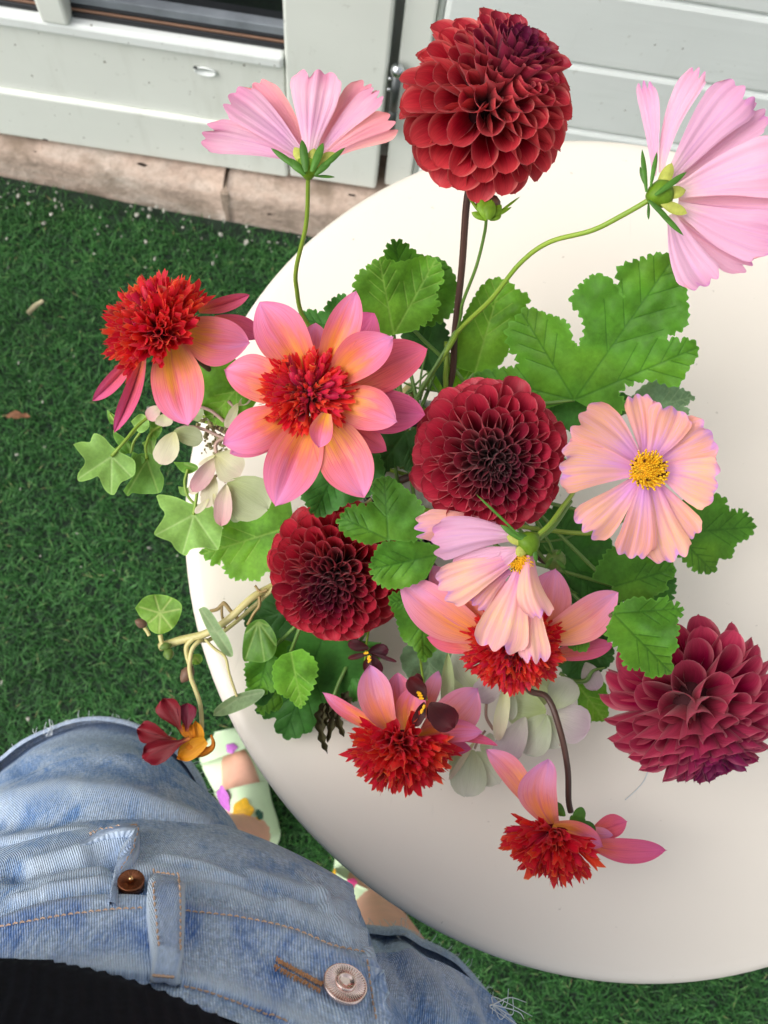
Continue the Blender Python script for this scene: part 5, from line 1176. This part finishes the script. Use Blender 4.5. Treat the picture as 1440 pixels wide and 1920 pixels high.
stem(t, [(1070, 1522, .522), (1066, 1500, .520), (1064, 1440, .516), (1050, 1370, .512), (1026, 1308, .516), (985, 1288, .53), (930, 1200, .556)], [.0017, .0017, .002], m_st_dark, 54)
for b_, tp, w_ in (((1070, 1530), (1092, 1552), 34), ((1084, 1540), (1114, 1566), 30), ((1060, 1530), (1034, 1506), 22), ((1074, 1528), (1098, 1524), 26)):
    petal('sepal', t, m_calyx_d, b_, tp, w_, .509, .511, 0, cup=-.3, prof=prof_round)

# ---- cosmos
CO = 'pink cosmos flowers in the bouquet'
def cos_petals(t, mat, d, rows):
    for i, q in enumerate(rows):
        kw = dict(teeth=.10, ridge=.06, nr=5, ruffle=.14, nu=25, nv=28, prof=prof_cos); kw.update(q[6] if len(q) > 6 else {})
        mt = kw.pop('mat', mat); petal('petal', t, mt, q[0], q[1], q[2], d+q[3], d+q[4], q[5], seed=i*17, **kw)
def disc(t, px, py, d, axis, R, n=110, seed=1):
    r = np.random.default_rng(seed); A = cdir(*axis); X = np.cross(A, [.12, .3, .9]); X /= np.linalg.norm(X); Y = np.cross(A, X); O = P(px, py, d)
    b = Bag(); V, F = lathe_vf([(R*.86*math.cos(q)+1e-5, R*.45*math.sin(q)) for q in np.linspace(-.2, 1.55, 7)], O, A, 20); b.add(V, F); b.build('disc', m_disc, t)
    ba, bp = Bag(), Bag()
    for i in range(n):
        q = (i+.5)/n; az = i*2.39996; rr = R*.95*math.sqrt(q); base = O+(X*math.cos(az)+Y*math.sin(az))*rr+A*R*.45*math.sqrt(max(0, 1-q*.95))
        D = A+(X*math.cos(az)+Y*math.sin(az))*.8*q+r.normal(0, .12, 3); D /= np.linalg.norm(D); L = R*.30*r.uniform(.6, 1.2)
        (ba if (r.uniform() < .28 and q > .3) else bp).tube([base-D*L*.3, base+D*L*.6, base+D*L], [R*.045, R*.075, R*.05], 5)
        if q > .35: bp.tube([base+D*L*.9, base+D*L*1.25], [R*.07, R*.05], 5)
    tag(ba.build('anthers', m_anther, t), kind='stuff'); tag(bp.build('disc_florets', m_pollen, t), kind='stuff')
def calyx(t, rows, d, mat, w=14):
    for b_, tp, w_, dz in rows: petal('sepal', t, mat, b_, tp, w_, d+dz, d+dz, 0, cup=-.4, bulge=.001, nu=7, nv=12)
def knob(t, px, py, d, axis, R, mat, name='calyx'):
    lathe(name, [(R*.25, -R*1.0), (R*.75, -R*.5), (R, R*.1), (R*.9, R*.6), (R*.4, R*.8)], P(px, py, d), cdir(*axis), mat, t, 20)

t = thing('cosmos', stem_foot(60), 'tall pink cosmos at upper left seen from the side in front of the door', 'cosmos', CO)
cos_petals(t, m_cos_side, .425, [((572, 304), (378, 250), 66, .004, .002, 10, dict(roll=.3)), ((568, 294), (428, 178), 76, .000, .002, 6, dict(roll=-.3)), ((572, 288), (474, 156), 66, .010, .016, 6, dict(mat=m_cos_coral, cup=.3)), ((580, 285), (600, 130), 98, .000, .002, -2, dict(ridge=.08, mat=m_cos_side)),
    ((598, 288), (697, 158), 60, .008, .010, -8, dict(mat=m_cos_coral)), ((596, 292), (712, 170), 46, .004, .004, -4, dict(roll=.5)), ((604, 300), (742, 228), 62, .003, .004, -8, dict(mat=m_cos_coral, roll=-.2))])
knob(t, 578, 312, .4235, (.02, .8, .35), .0055, m_calyx)
calyx(t, [((574, 322), (566, 262), 16, -.006), ((584, 322), (606, 268), 16, -.006), ((566, 320), (508, 278), 12, -.005), ((594, 322), (648, 276), 11, -.005), ((572, 328), (540, 296), 16, -.005), ((590, 328), (622, 300), 14, -.005), ((590, 330), (628, 332), 6, -.002)], .4235, m_calyx_d)
calyx(t, [((574, 312), (552, 276), 22, -.003), ((584, 312), (628, 286), 20, -.003), ((580, 312), (590, 278), 20, -.004)], .4235, m_calyx_y)
stem(t, [(578, 328, .424), (574, 420, .45), (556, 500, .48), (556, 540, .495), (572, 600, .515), (640, 680, .535)], [.0010, .0012, .0014], m_st_green, 60)

t = thing('cosmos', stem_foot(61), 'large pale pink cosmos at the right edge turned away on a long bent stem', 'cosmos', CO)
cos_petals(t, m_cos_back, .430, [((1226, 330), (1208, 150), 40, .006, .012, 6, dict(roll=.6)), ((1240, 325), (1312, 126), 48, .006, .012, -14, dict(roll=.5, mat=m_cos_back)), ((1256, 332), (1398, 162), 96, .002, .004, -4, {}), ((1262, 340), (1436, 206), 70, .008, .010, -2, {}), ((1270, 360), (1480, 300), 118, -.002, .000, -4, {}),
    ((1272, 378), (1480, 392), 90, .006, .008, 4, {}), ((1270, 388), (1454, 452), 104, .000, .000, 6, {}), ((1258, 402), (1328, 536), 84, -.002, .000, 10, {}), ((1262, 400), (1412, 498), 66, .008, .010, 8, {})])
knob(t, 1236, 364, .426, (.85, .25, -.25), .0062, m_calyx)
calyx(t, [((1212, 360), (1204, 280), 10, -.004), ((1220, 350), (1232, 284), 9, -.004), ((1228, 366), (1288, 322), 12, -.007), ((1224, 384), (1282, 442), 11, -.005), ((1216, 376), (1256, 412), 11, -.006), ((1216, 380), (1216, 412), 6, -.003), ((1212, 350), (1200, 312), 10, -.003)], .426, m_calyx_d)
calyx(t, [((1236, 356), (1260, 306), 24, -.001), ((1244, 366), (1286, 356), 24, -.002), ((1240, 380), (1288, 400), 22, -.002)], .426, m_calyx_y)
stem(t, [(1222, 372, .428), (1170, 402, .436), (1110, 432, .446), (1030, 454, .462), (975, 494, .476), (922, 560, .494), (868, 612, .515), (846, 645, .528)], [.0012, .0012, .0015], m_st_green, 61)

t = thing('cosmos', stem_foot(62), 'peach and lilac cosmos facing up at the right with a yellow centre', 'cosmos', CO)
G = dict(ridge=.07)
cos_petals(t, m_cos, .440, [((1200, 868), (1084, 778), 100, .004, -.006, 6, G), ((1208, 862), (1196, 738), 62, .007, -.002, 6, G), ((1220, 862), (1262, 762), 92, .002, -.004, 4, dict(mat=m_cos)), ((1230, 868), (1336, 812), 100, .005, .000, -4, dict(mat=m_cos)), ((1232, 884), (1346, 914), 104, .001, -.003, -4, dict(mat=m_cos)),
    ((1228, 900), (1300, 1010), 70, .006, .004, 4, {}), ((1222, 902), (1262, 1054), 92, .003, .002, 6, {}), ((1208, 902), (1184, 1048), 78, .001, -.002, -4, {}), ((1198, 896), (1092, 998), 84, .004, .000, -2, {}), ((1194, 882), (1048, 876), 104, .001, -.006, 6, {})])
disc(t, 1213, 882, .4375, (.0, .02, 1), .0082, 130, 2)
stem(t, [(1216, 884, .448), (1190, 930, .49), (1100, 1000, .535)], [.0012, .0014], m_st_green, 62)

t = thing('cosmos', stem_foot(63), 'drooping pink cosmos with striped petals over the anemone dahlia at centre', 'cosmos', CO)
cos_petals(t, m_cos_yel, .452, [((972, 1006), (808, 1012), 82, -.002, .004, 8, dict(mat=m_cos_back, cup=-.3)), ((930, 985), (776, 990), 60, .008, .012, 8, dict(mat=m_cos_yel, cup=-.3, teeth=.16)), ((968, 1030), (850, 1066), 50, .004, .008, 4, dict(mat=m_cos_back)),
    ((964, 1046), (822, 1106), 84, .005, .006, -2, {}), ((956, 1070), (886, 1136), 50, .010, .012, 4, {}), ((974, 1072), (926, 1222), 104, .001, -.004, -4, {}), ((994, 1084), (1004, 1246), 62, .004, .000, 2, {}), ((996, 1032), (1014, 1160), 60, -.003, -.006, 12, dict(cup=-.5, roll=.4)), ((975, 1030), (940, 1050), 30, -.004, -.006, 0, dict(mat=m_cos_back))])
disc(t, 977, 1054, .452, (-.1, -.55, .8), .0052, 70, 4)
knob(t, 990, 1018, .4505, (-.5, -.45, .1), .0062, m_calyx)
calyx(t, [((988, 1018), (938, 984), 12, -.004), ((996, 1012), (950, 996), 12, -.004), ((994, 1022), (972, 1000), 16, -.004), ((1000, 1022), (1006, 1056), 9, -.003), ((972, 1002), (892, 926), 5, -.010)], .4505, m_calyx_d)
calyx(t, [((990, 1016), (950, 1006), 24, -.003), ((988, 1024), (968, 1042), 20, -.003)], .4505, m_calyx_y)
stem(t, [(998, 1012, .450), (1030, 984, .456), (1054, 952, .466), (1076, 920, .480), (1085, 880, .50), (1000, 840, .53)], [.0012, .0012, .0014], m_st_green, 63)
stem(t, [(1010, 1012, .462), (1040, 985, .468), (1070, 940, .485)], [.0011, .0011], m_st_dgreen, 63, False, name='side_stem')

# buds
t = thing('cosmos_bud', stem_foot(64), 'small green cosmos bud on a thin stem below the scarlet dahlia', 'flower bud')
lathe('bud', [(.0008, -.0045), (.0046, -.003), (.0062, .0), (.0058, .003), (.004, .0052), (.0008, .006)], P(915, 388, .468), cdir(.05, .8, .5), m_bud, t, 20)
calyx(t, [((914, 412), (900, 372), 22, -.007), ((914, 412), (922, 374), 24, -.009), ((918, 412), (940, 384), 18, -.006), ((912, 412), (884, 398), 14, -.005), ((912, 412), (878, 370), 7, -.004), ((920, 410), (960, 388), 7, -.005), ((926, 406), (976, 368), 5, -.003), ((918, 412), (940, 404), 12, -.006)], .468, m_calyx)
stem(t, [(912, 410, .470), (908, 440, .478), (893, 500, .492), (868, 566, .512), (850, 628, .528)], [.0008, .0009, .0011], m_st_dgreen, 64)
t = thing('cosmos_bud', stem_foot(65), 'tight round green bud on the dark leaf right of the drooping cosmos', 'flower bud')
lathe('bud', [(.0008, -.0045), (.0044, -.003), (.0058, .0), (.0050, .003), (.003, .0048), (.0006, .0055)], P(1041, 1050, .515), cdir(.2, -.2, .9), m_budg, t, 20)
calyx(t, [((1036, 1046), (1022, 1066), 8, -.007), ((1044, 1050), (1060, 1066), 8, -.007), ((1036, 1040), (1018, 1020), 6, -.004), ((1048, 1056), (1066, 1084), 4, -.006), ((1050, 1100), (1086, 1114), 5, -.004), ((1044, 1040), (1052, 1030), 7, -.006)], .515, m_calyx_d)
stem(t, [(1040, 1046, .518), (1025, 1010, .525), (980, 960, .54)], [.0008, .001], m_st_dgreen, 65)
# thread-like cosmos foliage by the vase rim
t = thing('cosmos_foliage', stem_foot(66), 'thin thread like cosmos leaves in the gap over the vase rim', 'foliage')
for i, pts in enumerate(([(826, 560), (828, 610), (838, 640)], [(838, 632), (880, 636), (890, 652), (876, 680), (856, 694)], [(752, 715), (785, 728), (836, 736)], [(756, 742), (772, 728), (800, 700)], [(770, 700), (782, 752), (790, 790)], [(800, 694), (812, 720), (826, 742)], [(744, 750), (770, 735), (780, 728)], [(1010, 1016), (1050, 1012), (1092, 996)], [(800, 660), (790, 700), (786, 740)])):
    tube('thread_leaf', smoothpath([P(x, y, .545) for x, y in pts], 8), [.0006, .0007, .0005] if i != 4 else [.0013, .0013], m_st_dgreen, t, 6)
stem(t, [(838, 640, .540), (836, 700, .545)], [.0016, .0016], m_st_green, 66)

# ---- ivy
IV = 'pale ivy leaves at the left of the bouquet'
def ivy(label, mat, base, outline, d, k, pet, **kw):
    t = thing('ivy_leaf', stem_foot(k), label, 'ivy leaf', IV)
    leaf_blade('blade', t, mat, base, outline, d, kw.pop('tilt', (0, 0)), teeth=0, closed=True, side=False, quilt=.0016, wave=.0015, smooth=3, **kw)
    stem(t, [(base[0], base[1], d-.001)]+pet, [.0009, .0009, .0012], m_st_green, k, name='petiole', sides=7); return t
ivy('pale green star shaped ivy leaf farthest left over the turf', m_ivy, (209, 856), [(137, 833), (152, 828), (168, 829), (172, 820), (178, 812), (195, 820), (209, 836), (226, 848), (251, 862), (254, 878), (252, 890), (240, 899), (226, 906), (214, 928), (200, 922), (192, 910), (184, 893), (172, 898), (148, 903), (146, 888), (160, 866), (148, 848)], .53, 70, [(235, 826, .53), (268, 790, .535), (330, 760, .545), (420, 770, .55)], tilt=(.006, .0))
ivy('mid green ivy leaf tucked beneath the farthest left ivy leaf', m_ivy_dark, (275, 862), [(231, 920), (240, 931), (248, 924), (262, 926), (282, 926), (300, 924), (306, 912), (307, 895), (299, 878), (308, 868), (298, 858), (280, 850), (258, 852), (250, 868), (250, 890)], .545, 71, [(275, 830, .548), (300, 800, .55), (400, 780, .555)])
ivy('larger dusty green ivy leaf below the pale hydrangea on the table edge', m_ivy, (363, 965), [(293, 930), (300, 927), (330, 932), (364, 946), (390, 942), (404, 958), (417, 980), (414, 1010), (409, 1031), (396, 1030), (382, 1027), (366, 1028), (356, 1032), (349, 1042), (336, 1036), (327, 1027), (320, 1016), (304, 1010), (289, 1002), (294, 990), (309, 965), (300, 950)], .545, 72, [(368, 935, .543), (372, 905, .545), (385, 875, .548), (440, 850, .555)], tilt=(.004, .0))
t = thing('ivy_sprig', stem_foot(73), 'young ivy shoot tip with small folded leaves under the side facing dahlia', 'ivy')
for i, (b_, o_) in enumerate((((252, 800), [(245, 790), (262, 776), (275, 782), (280, 800), (262, 812)]), ((232, 820), [(212, 806), (214, 822), (228, 842), (246, 850), (240, 828)]), ((224, 830), [(212, 842), (220, 850), (240, 850), (248, 838), (240, 826)]), ((282, 815), [(266, 830), (276, 848), (290, 854), (290, 838), (292, 820)]), ((206, 780), [(200, 768), (204, 790), (214, 796), (218, 782)]), ((345, 870), [(325, 866), (340, 884), (356, 888), (372, 878), (360, 868)]), ((345, 900), [(334, 912), (338, 926), (350, 930), (356, 916)]), ((275, 800), [(282, 788), (296, 790), (304, 806), (292, 824), (280, 822)]), ((262, 840), [(248, 846), (246, 866), (262, 872), (272, 860)]))):
    leaf_blade('leaflet', t, m_ivy_dark if i % 3 else m_ivy, b_, o_, .545+.002*(i % 4), teeth=0, closed=True, side=False, wave=.001, smooth=4, nm=8)
for pts in ([(206, 775), (216, 790), (225, 805)], [(262, 812), (250, 830), (246, 850)], [(275, 782), (255, 806), (232, 830)], [(352, 880), (346, 905), (352, 930), (366, 946)]):
    tube('shoot', smoothpath([P(x, y, .545) for x, y in pts], 6), [.0008, .0008], m_st_green, t, 6)
stem(t, [(275, 785, .546), (330, 780, .55), (420, 800, .556)], [.0009, .0012], m_st_green, 73)

# ---- hydrangea
def hyd(t, rows, d):
    for i, (mt, b_, tp, w_, dz, kw) in enumerate(rows):
        q = dict(prof=prof_round, cup=.15, ridge=.03, nr=2, seed=i); q.update(kw); petal('sepal', t, mt, b_, tp, w_, d+dz, d+dz+.002, 0, **q)
t = thing('hydrangea', stem_foot(80), 'cream and blush hydrangea florets at left between the dahlias and the ivy', 'hydrangea')
hyd(t, [(m_hy_cream, (404, 852), (452, 890), 62, -.004, {}), (m_hy_pink, (406, 858), (360, 922), 34, -.001, dict(cup=.5)), (m_hy_cream, (405, 852), (372, 872), 9, -.001, {}), (m_hy_cream, (410, 852), (440, 846), 10, .000, {}), (m_hy_green, (426, 905), (502, 955), 92, -.002, {}),
    (m_hy_pink, (424, 908), (414, 986), 36, -.005, dict(cup=.4)), (m_hy_pink, (428, 908), (438, 942), 28, -.001, {}), (m_hy_green, (424, 948), (452, 976), 26, .003, {}), (m_hy_cream, (402, 890), (386, 952), 30, .002, {}), (m_hy_cream, (378, 892), (358, 926), 22, .002, {}), (m_hy_cream, (392, 935), (366, 962), 14, .003, {}), (m_hy_cream, (400, 925), (412, 965), 14, .001, {}),
    (m_hy_cream, (328, 810), (300, 870), 46, -.002, {}), (m_hy_green, (326, 808), (380, 826), 38, .001, {}), (m_hy_pink, (300, 762), (276, 786), 28, .004, {}), (m_hy_cream, (308, 776), (306, 800), 34, .003, {}), (m_hy_cream, (446, 756), (424, 802), 20, .001, {}), (m_hy_green, (372, 790), (362, 760), 34, .006, {}), (m_hy_cream, (446, 760), (470, 745), 16, .002, {})], .515)
for pts, rr_ in (([(406, 850), (404, 835), (412, 825), (425, 822)], .0011), ([(330, 806), (350, 800), (378, 804), (420, 822)], .0009), ([(366, 760), (395, 770), (420, 790)], .0010), ([(428, 752), (440, 768), (430, 790)], .0010), ([(424, 905), (410, 890), (395, 905), (380, 935)], .0008), ([(378, 930), (384, 912), (402, 878)], .0009)):
    tube('pedicel', smoothpath([P(x, y, .520) for x, y in pts], 6), [rr_, rr_], m_st_pink, t, 6)
ms_ = Bag(); r = np.random.default_rng(21); ico = bmesh.new(); bmesh.ops.create_icosphere(ico, subdivisions=1, radius=1); iv = np.array([v.co for v in ico.verts]); fi = [tuple(v.index for v in f.verts) for f in ico.faces]; ico.free()
for i in range(170):
    x, y = 408+r.normal(0, 20), 792+r.normal(0, 34); dd = .524+r.uniform(0, .012); s_ = r.uniform(.0006, .0016); ms_.add(iv*s_*r.uniform(.7, 1.3, 3)+P(x, y, dd), fi)
    if i % 2: ms_.tube([P(x, y, dd), P(x+r.normal(0, 5), y+r.normal(0, 5), dd-.003)], [.0003, .0002], 4)
tag(ms_.build('tiny_buds', m_moss, t), kind='stuff')
stem(t, [(405, 800, .532), (470, 830, .545), (600, 850, .555)], [.0016, .002], m_st_pink, 80)
t = thing('hydrangea', stem_foot(81), 'greenish white hydrangea florets low at the front around the curved dark stem', 'hydrangea')
hyd(t, [(m_hy_white, (1036, 1328), (1072, 1274), 60, -.006, {}), (m_hy_blush, (1036, 1342), (1106, 1366), 74, -.004, {}), (m_hy_green, (1024, 1334), (946, 1322), 74, .000, {}), (m_hy_white, (1024, 1340), (984, 1414), 70, -.002, {}), (m_hy_white, (1024, 1342), (1050, 1402), 60, .000, {}), (m_hy_green, (1020, 1322), (1000, 1272), 60, .004, {}),
    (m_hy_blush, (985, 1345), (932, 1444), 56, -.006, {}), (m_hy_blush, (985, 1350), (968, 1412), 50, .000, {}), (m_hy_cream, (950, 1278), (934, 1388), 28, -.010, dict(cup=.5)), (m_hy_white, (956, 1285), (960, 1350), 24, -.006, {}), (m_hy_blush, (944, 1272), (890, 1308), 50, -.002, {}), (m_hy_white, (895, 1296), (862, 1212), 64, .006, {}), (m_hy_green, (900, 1290), (836, 1290), 46, .008, {}),
    (m_hy_white, (886, 1406), (872, 1494), 72, -.004, {}), (m_hy_white, (892, 1410), (936, 1470), 56, -.002, {}), (m_hy_cream, (893, 1386), (842, 1462), 12, -.008, {}), (m_hy_green, (880, 1400), (846, 1440), 34, .002, {}), (m_hy_white, (900, 1400), (930, 1400), 50, .002, {}), (m_hy_blush, (1098, 1242), (1120, 1294), 40, .008, {}), (m_hy_green, (840, 1225), (838, 1330), 26, .0, dict(cup=.5, mat=None) if False else dict(cup=.5))], .545)
for pts, rr_ in (([(1022, 1334), (1008, 1336), (984, 1322)], .0011), ([(912, 1318), (912, 1345), (925, 1368)], .0010), ([(890, 1404), (896, 1390), (910, 1370)], .0008), ([(1026, 1340), (1034, 1370), (1050, 1398)], .0005)):
    tube('pedicel', smoothpath([P(x, y, .547) for x, y in pts], 6), [rr_, rr_], m_st_pink, t, 6)
tube('pedicel', smoothpath([P(1134, 1252, .55), P(1112, 1258, .55), P(1098, 1276, .552), P(1070, 1276, .556), P(1050, 1262, .56)], 6), [.0005, .0014, .0012], m_st_dgreen, t, 6)
stem(t, [(985, 1330, .558), (940, 1290, .565), (900, 1200, .575)], [.0016, .002], m_st_dgreen, 81)

# ---- dark violas
VI = 'dark violas at the front of the bouquet'
def viola(label, rows, eye, d, k, spts):
    t = thing('viola', stem_foot(k), label, 'viola', VI)
    for i, (b_, tp, w_, dz, kw) in enumerate(rows):
        q = dict(prof=prof_round, cup=.25, ruffle=.1, seed=i); q.update(kw); petal('petal', t, m_viola, b_, tp, w_, d+dz, d+dz, 0, **q)
    e = Bag()
    for x, y, a in eye: e.tube([P(x, y, d-.004), P(x+4*math.cos(a), y+4*math.sin(a), d-.0045), P(x+8*math.cos(a), y+8*math.sin(a), d-.004)], [.0007, .0009, .0004], 5)
    e.build('eye', m_yellow, t); stem(t, spts, [.0007, .0008], m_st_green, k, sides=6); return t
viola('near black maroon viola in front of the lilac petal with yellow flecks', [((798, 1312), (768, 1270), 34, -.003, {}), ((790, 1300), (782, 1262), 18, .0, {}), ((796, 1316), (778, 1363), 22, -.002, {}), ((806, 1318), (850, 1366), 54, -.004, dict(cup=.1)), ((804, 1322), (815, 1356), 20, .0, {})], [(782, 1298, .3), (784, 1303, .2), (786, 1309, .1), (796, 1322, 1.9), (792, 1330, 1.9)], .505, 90, [(800, 1312, .506), (796, 1290, .512), (790, 1250, .53), (780, 1180, .55)])
viola('dark viola with narrow petals under the crimson dahlia', [((690, 1222), (729, 1218), 26, .002, {}), ((692, 1216), (652, 1206), 22, .004, {}), ((692, 1226), (652, 1234), 11, -.002, {}), ((696, 1224), (744, 1241), 8, -.002, {}), ((694, 1228), (688, 1262), 20, .0, {}), ((698, 1228), (714, 1262), 18, -.001, {})], [(690, 1224, 3.0), (694, 1230, 2.2), (695, 1236, 2.2)], .53, 91, [(692, 1224, .533), (684, 1250, .54), (700, 1150, .56)])

# ---- nasturtium trail
t = thing('nasturtium', stem_foot(95), 'trailing nasturtium with round leaves and buds on a pale stem across the table edge', 'nasturtium')
stem(t, [(300, 1213, .565), (340, 1200, .562), (388, 1187, .560), (430, 1160, .558), (474, 1120, .560), (522, 1092, .568), (600, 1040, .572)], [.0026, .0022, .0022, .0022], m_st_nast, 95)
leaf_blade('round_leaf', t, m_nleaf, (300, 1150), [(253, 1140), (268, 1122), (285, 1115), (310, 1116), (330, 1124), (341, 1136), (336, 1160), (322, 1180), (300, 1189), (282, 1182), (275, 1166), (264, 1158)], .555, teeth=0, closed=True, side=False, wave=.002, veins=[(262, 1138), (290, 1117), (322, 1121), (338, 1142), (322, 1178), (298, 1187), (278, 1168)], smooth=4)
leaf_blade('edge_on_leaf', t, m_nleaf_under, (405, 1185), [(372, 1142), (384, 1138), (398, 1150), (412, 1172), (428, 1196), (437, 1222), (434, 1232), (420, 1226), (402, 1204), (384, 1172)], .548, teeth=0, closed=True, side=False, wave=.001, veins=[(376, 1142), (434, 1228), (390, 1182), (418, 1180)], smooth=4)
leaf_blade('dark_leaf', t, m_nleaf_deep, (484, 1166), [(480, 1162), (462, 1176), (455, 1208), (456, 1238), (470, 1240), (494, 1242), (514, 1228), (519, 1200), (508, 1176), (494, 1162)], .552, teeth=0, closed=True, side=False, wave=.002, veins=[(460, 1236), (496, 1240), (516, 1210), (504, 1174), (458, 1190)], smooth=4)
leaf_blade('edge_on_leaf', t, m_nleaf_under, (448, 1308), [(400, 1342), (404, 1328), (430, 1308), (462, 1296), (490, 1292), (496, 1300), (478, 1318), (450, 1332), (420, 1342)], .562, teeth=0, closed=True, side=False, wave=.001, veins=[(404, 1338), (492, 1298)], smooth=4)
leaf_blade('small_leaf', t, m_nleaf, (366, 1232), [(354, 1228), (356, 1242), (372, 1246), (380, 1236), (374, 1226)], .565, teeth=0, closed=True, side=False, wave=.001, smooth=4, nm=8)
for pts, rr_, mt in (([(446, 1160), (432, 1145), (420, 1132), (408, 1142), (394, 1146)], .0012, m_st_brown), ([(438, 1158), (428, 1138), (418, 1130), (416, 1150), (422, 1178)], .0009, m_st_brown), ([(486, 1118), (486, 1136), (476, 1150), (464, 1172)], .0010, m_st_brown), ([(384, 1198), (402, 1216), (422, 1232), (430, 1264), (444, 1306)], .0009, m_st_nast),
        ([(300, 1190), (304, 1206), (312, 1212)], .0014, m_st_nast), ([(364, 1196), (350, 1212), (352, 1234), (358, 1250)], .0016, m_st_nast), ([(312, 1214), (318, 1222)], .0012, m_st_nast), ([(268, 1172), (276, 1184), (280, 1192)], .0012, m_st_nast), ([(478, 1098), (488, 1110), (500, 1106)], .0008, m_st_brown)):
    tube('tendril', smoothpath([P(x, y, .560) for x, y in pts], 8), [rr_, rr_*.9], mt, t, 7)
for px, py, w_, ax, mt in ((266, 1169, .0030, (-.6, .4, .6), m_bud), (316, 1225, .0032, (.2, -.5, .7), m_budg), (352, 1262, .0040, (-.5, -.8, .3), m_bud), (312, 1212, .0026, (-.8, -.2, .5), m_budg)):
    lathe('bud', [(w_*.2, -w_*1.2), (w_*.8, -w_*.5), (w_, .2*w_), (w_*.6, w_*1.1), (w_*.1, w_*1.6)], P(px, py, .558), cdir(*ax), mt, t, 16)
t = thing('nasturtium_flower', stem_foot(96), 'velvety maroon nasturtium flower with an orange spur above the denim knee', 'nasturtium')
for i, (mt, b_, tp, w_, dz, kw) in enumerate(((m_nast, (342, 1374), (304, 1310), 46, -.002, {}), (m_nast, (350, 1372), (352, 1318), 38, -.001, {}), (m_nast, (330, 1388), (256, 1368), 44, -.004, {}), (m_nast, (356, 1384), (266, 1422), 46, -.006, {}), (m_nast_or, (386, 1388), (330, 1424), 36, -.001, dict(prof=prof_ray)), (m_nast_or, (362, 1384), (342, 1356), 26, .002, dict(prof=prof_ray)), (m_nast_or, (374, 1400), (366, 1350), 24, .003, dict(prof=prof_ray)))):
    q = dict(prof=prof_nast, cup=.25, ruffle=.3, ridge=.06, seed=i*5, teeth=.03); q.update(kw); petal('petal', t, mt, b_, tp, w_, .535+dz, .535+dz, 0, **q)
tube('spur', smoothpath([P(352, 1392, .537), P(372, 1408, .538), P(392, 1406, .538), (P(400, 1395, .538)), P(396, 1378, .538)], 8), [.0042, .0038, .0020, .0012, .0006], m_nast_or, t, 10)
stem(t, [(372, 1402, .539), (378, 1370, .541), (376, 1325, .544), (366, 1292, .548), (358, 1270, .553), (356, 1240, .557), (370, 1205, .559), (440, 1168, .570)], [.0013, .0013, .0013], m_st_nast, 96)

# a fine dry thread on the table
A_ = [on_z(x, y, TZ+.0004) for x, y in ((1215, 1446), (1206, 1466), (1190, 1484), (1172, 1500))]
tag(tube('dry_thread', smoothpath(A_, 6), [.0003, .00025], m_fray), 'fine pale dry thread lying on the cream tabletop beneath the wine dahlia', 'thread')
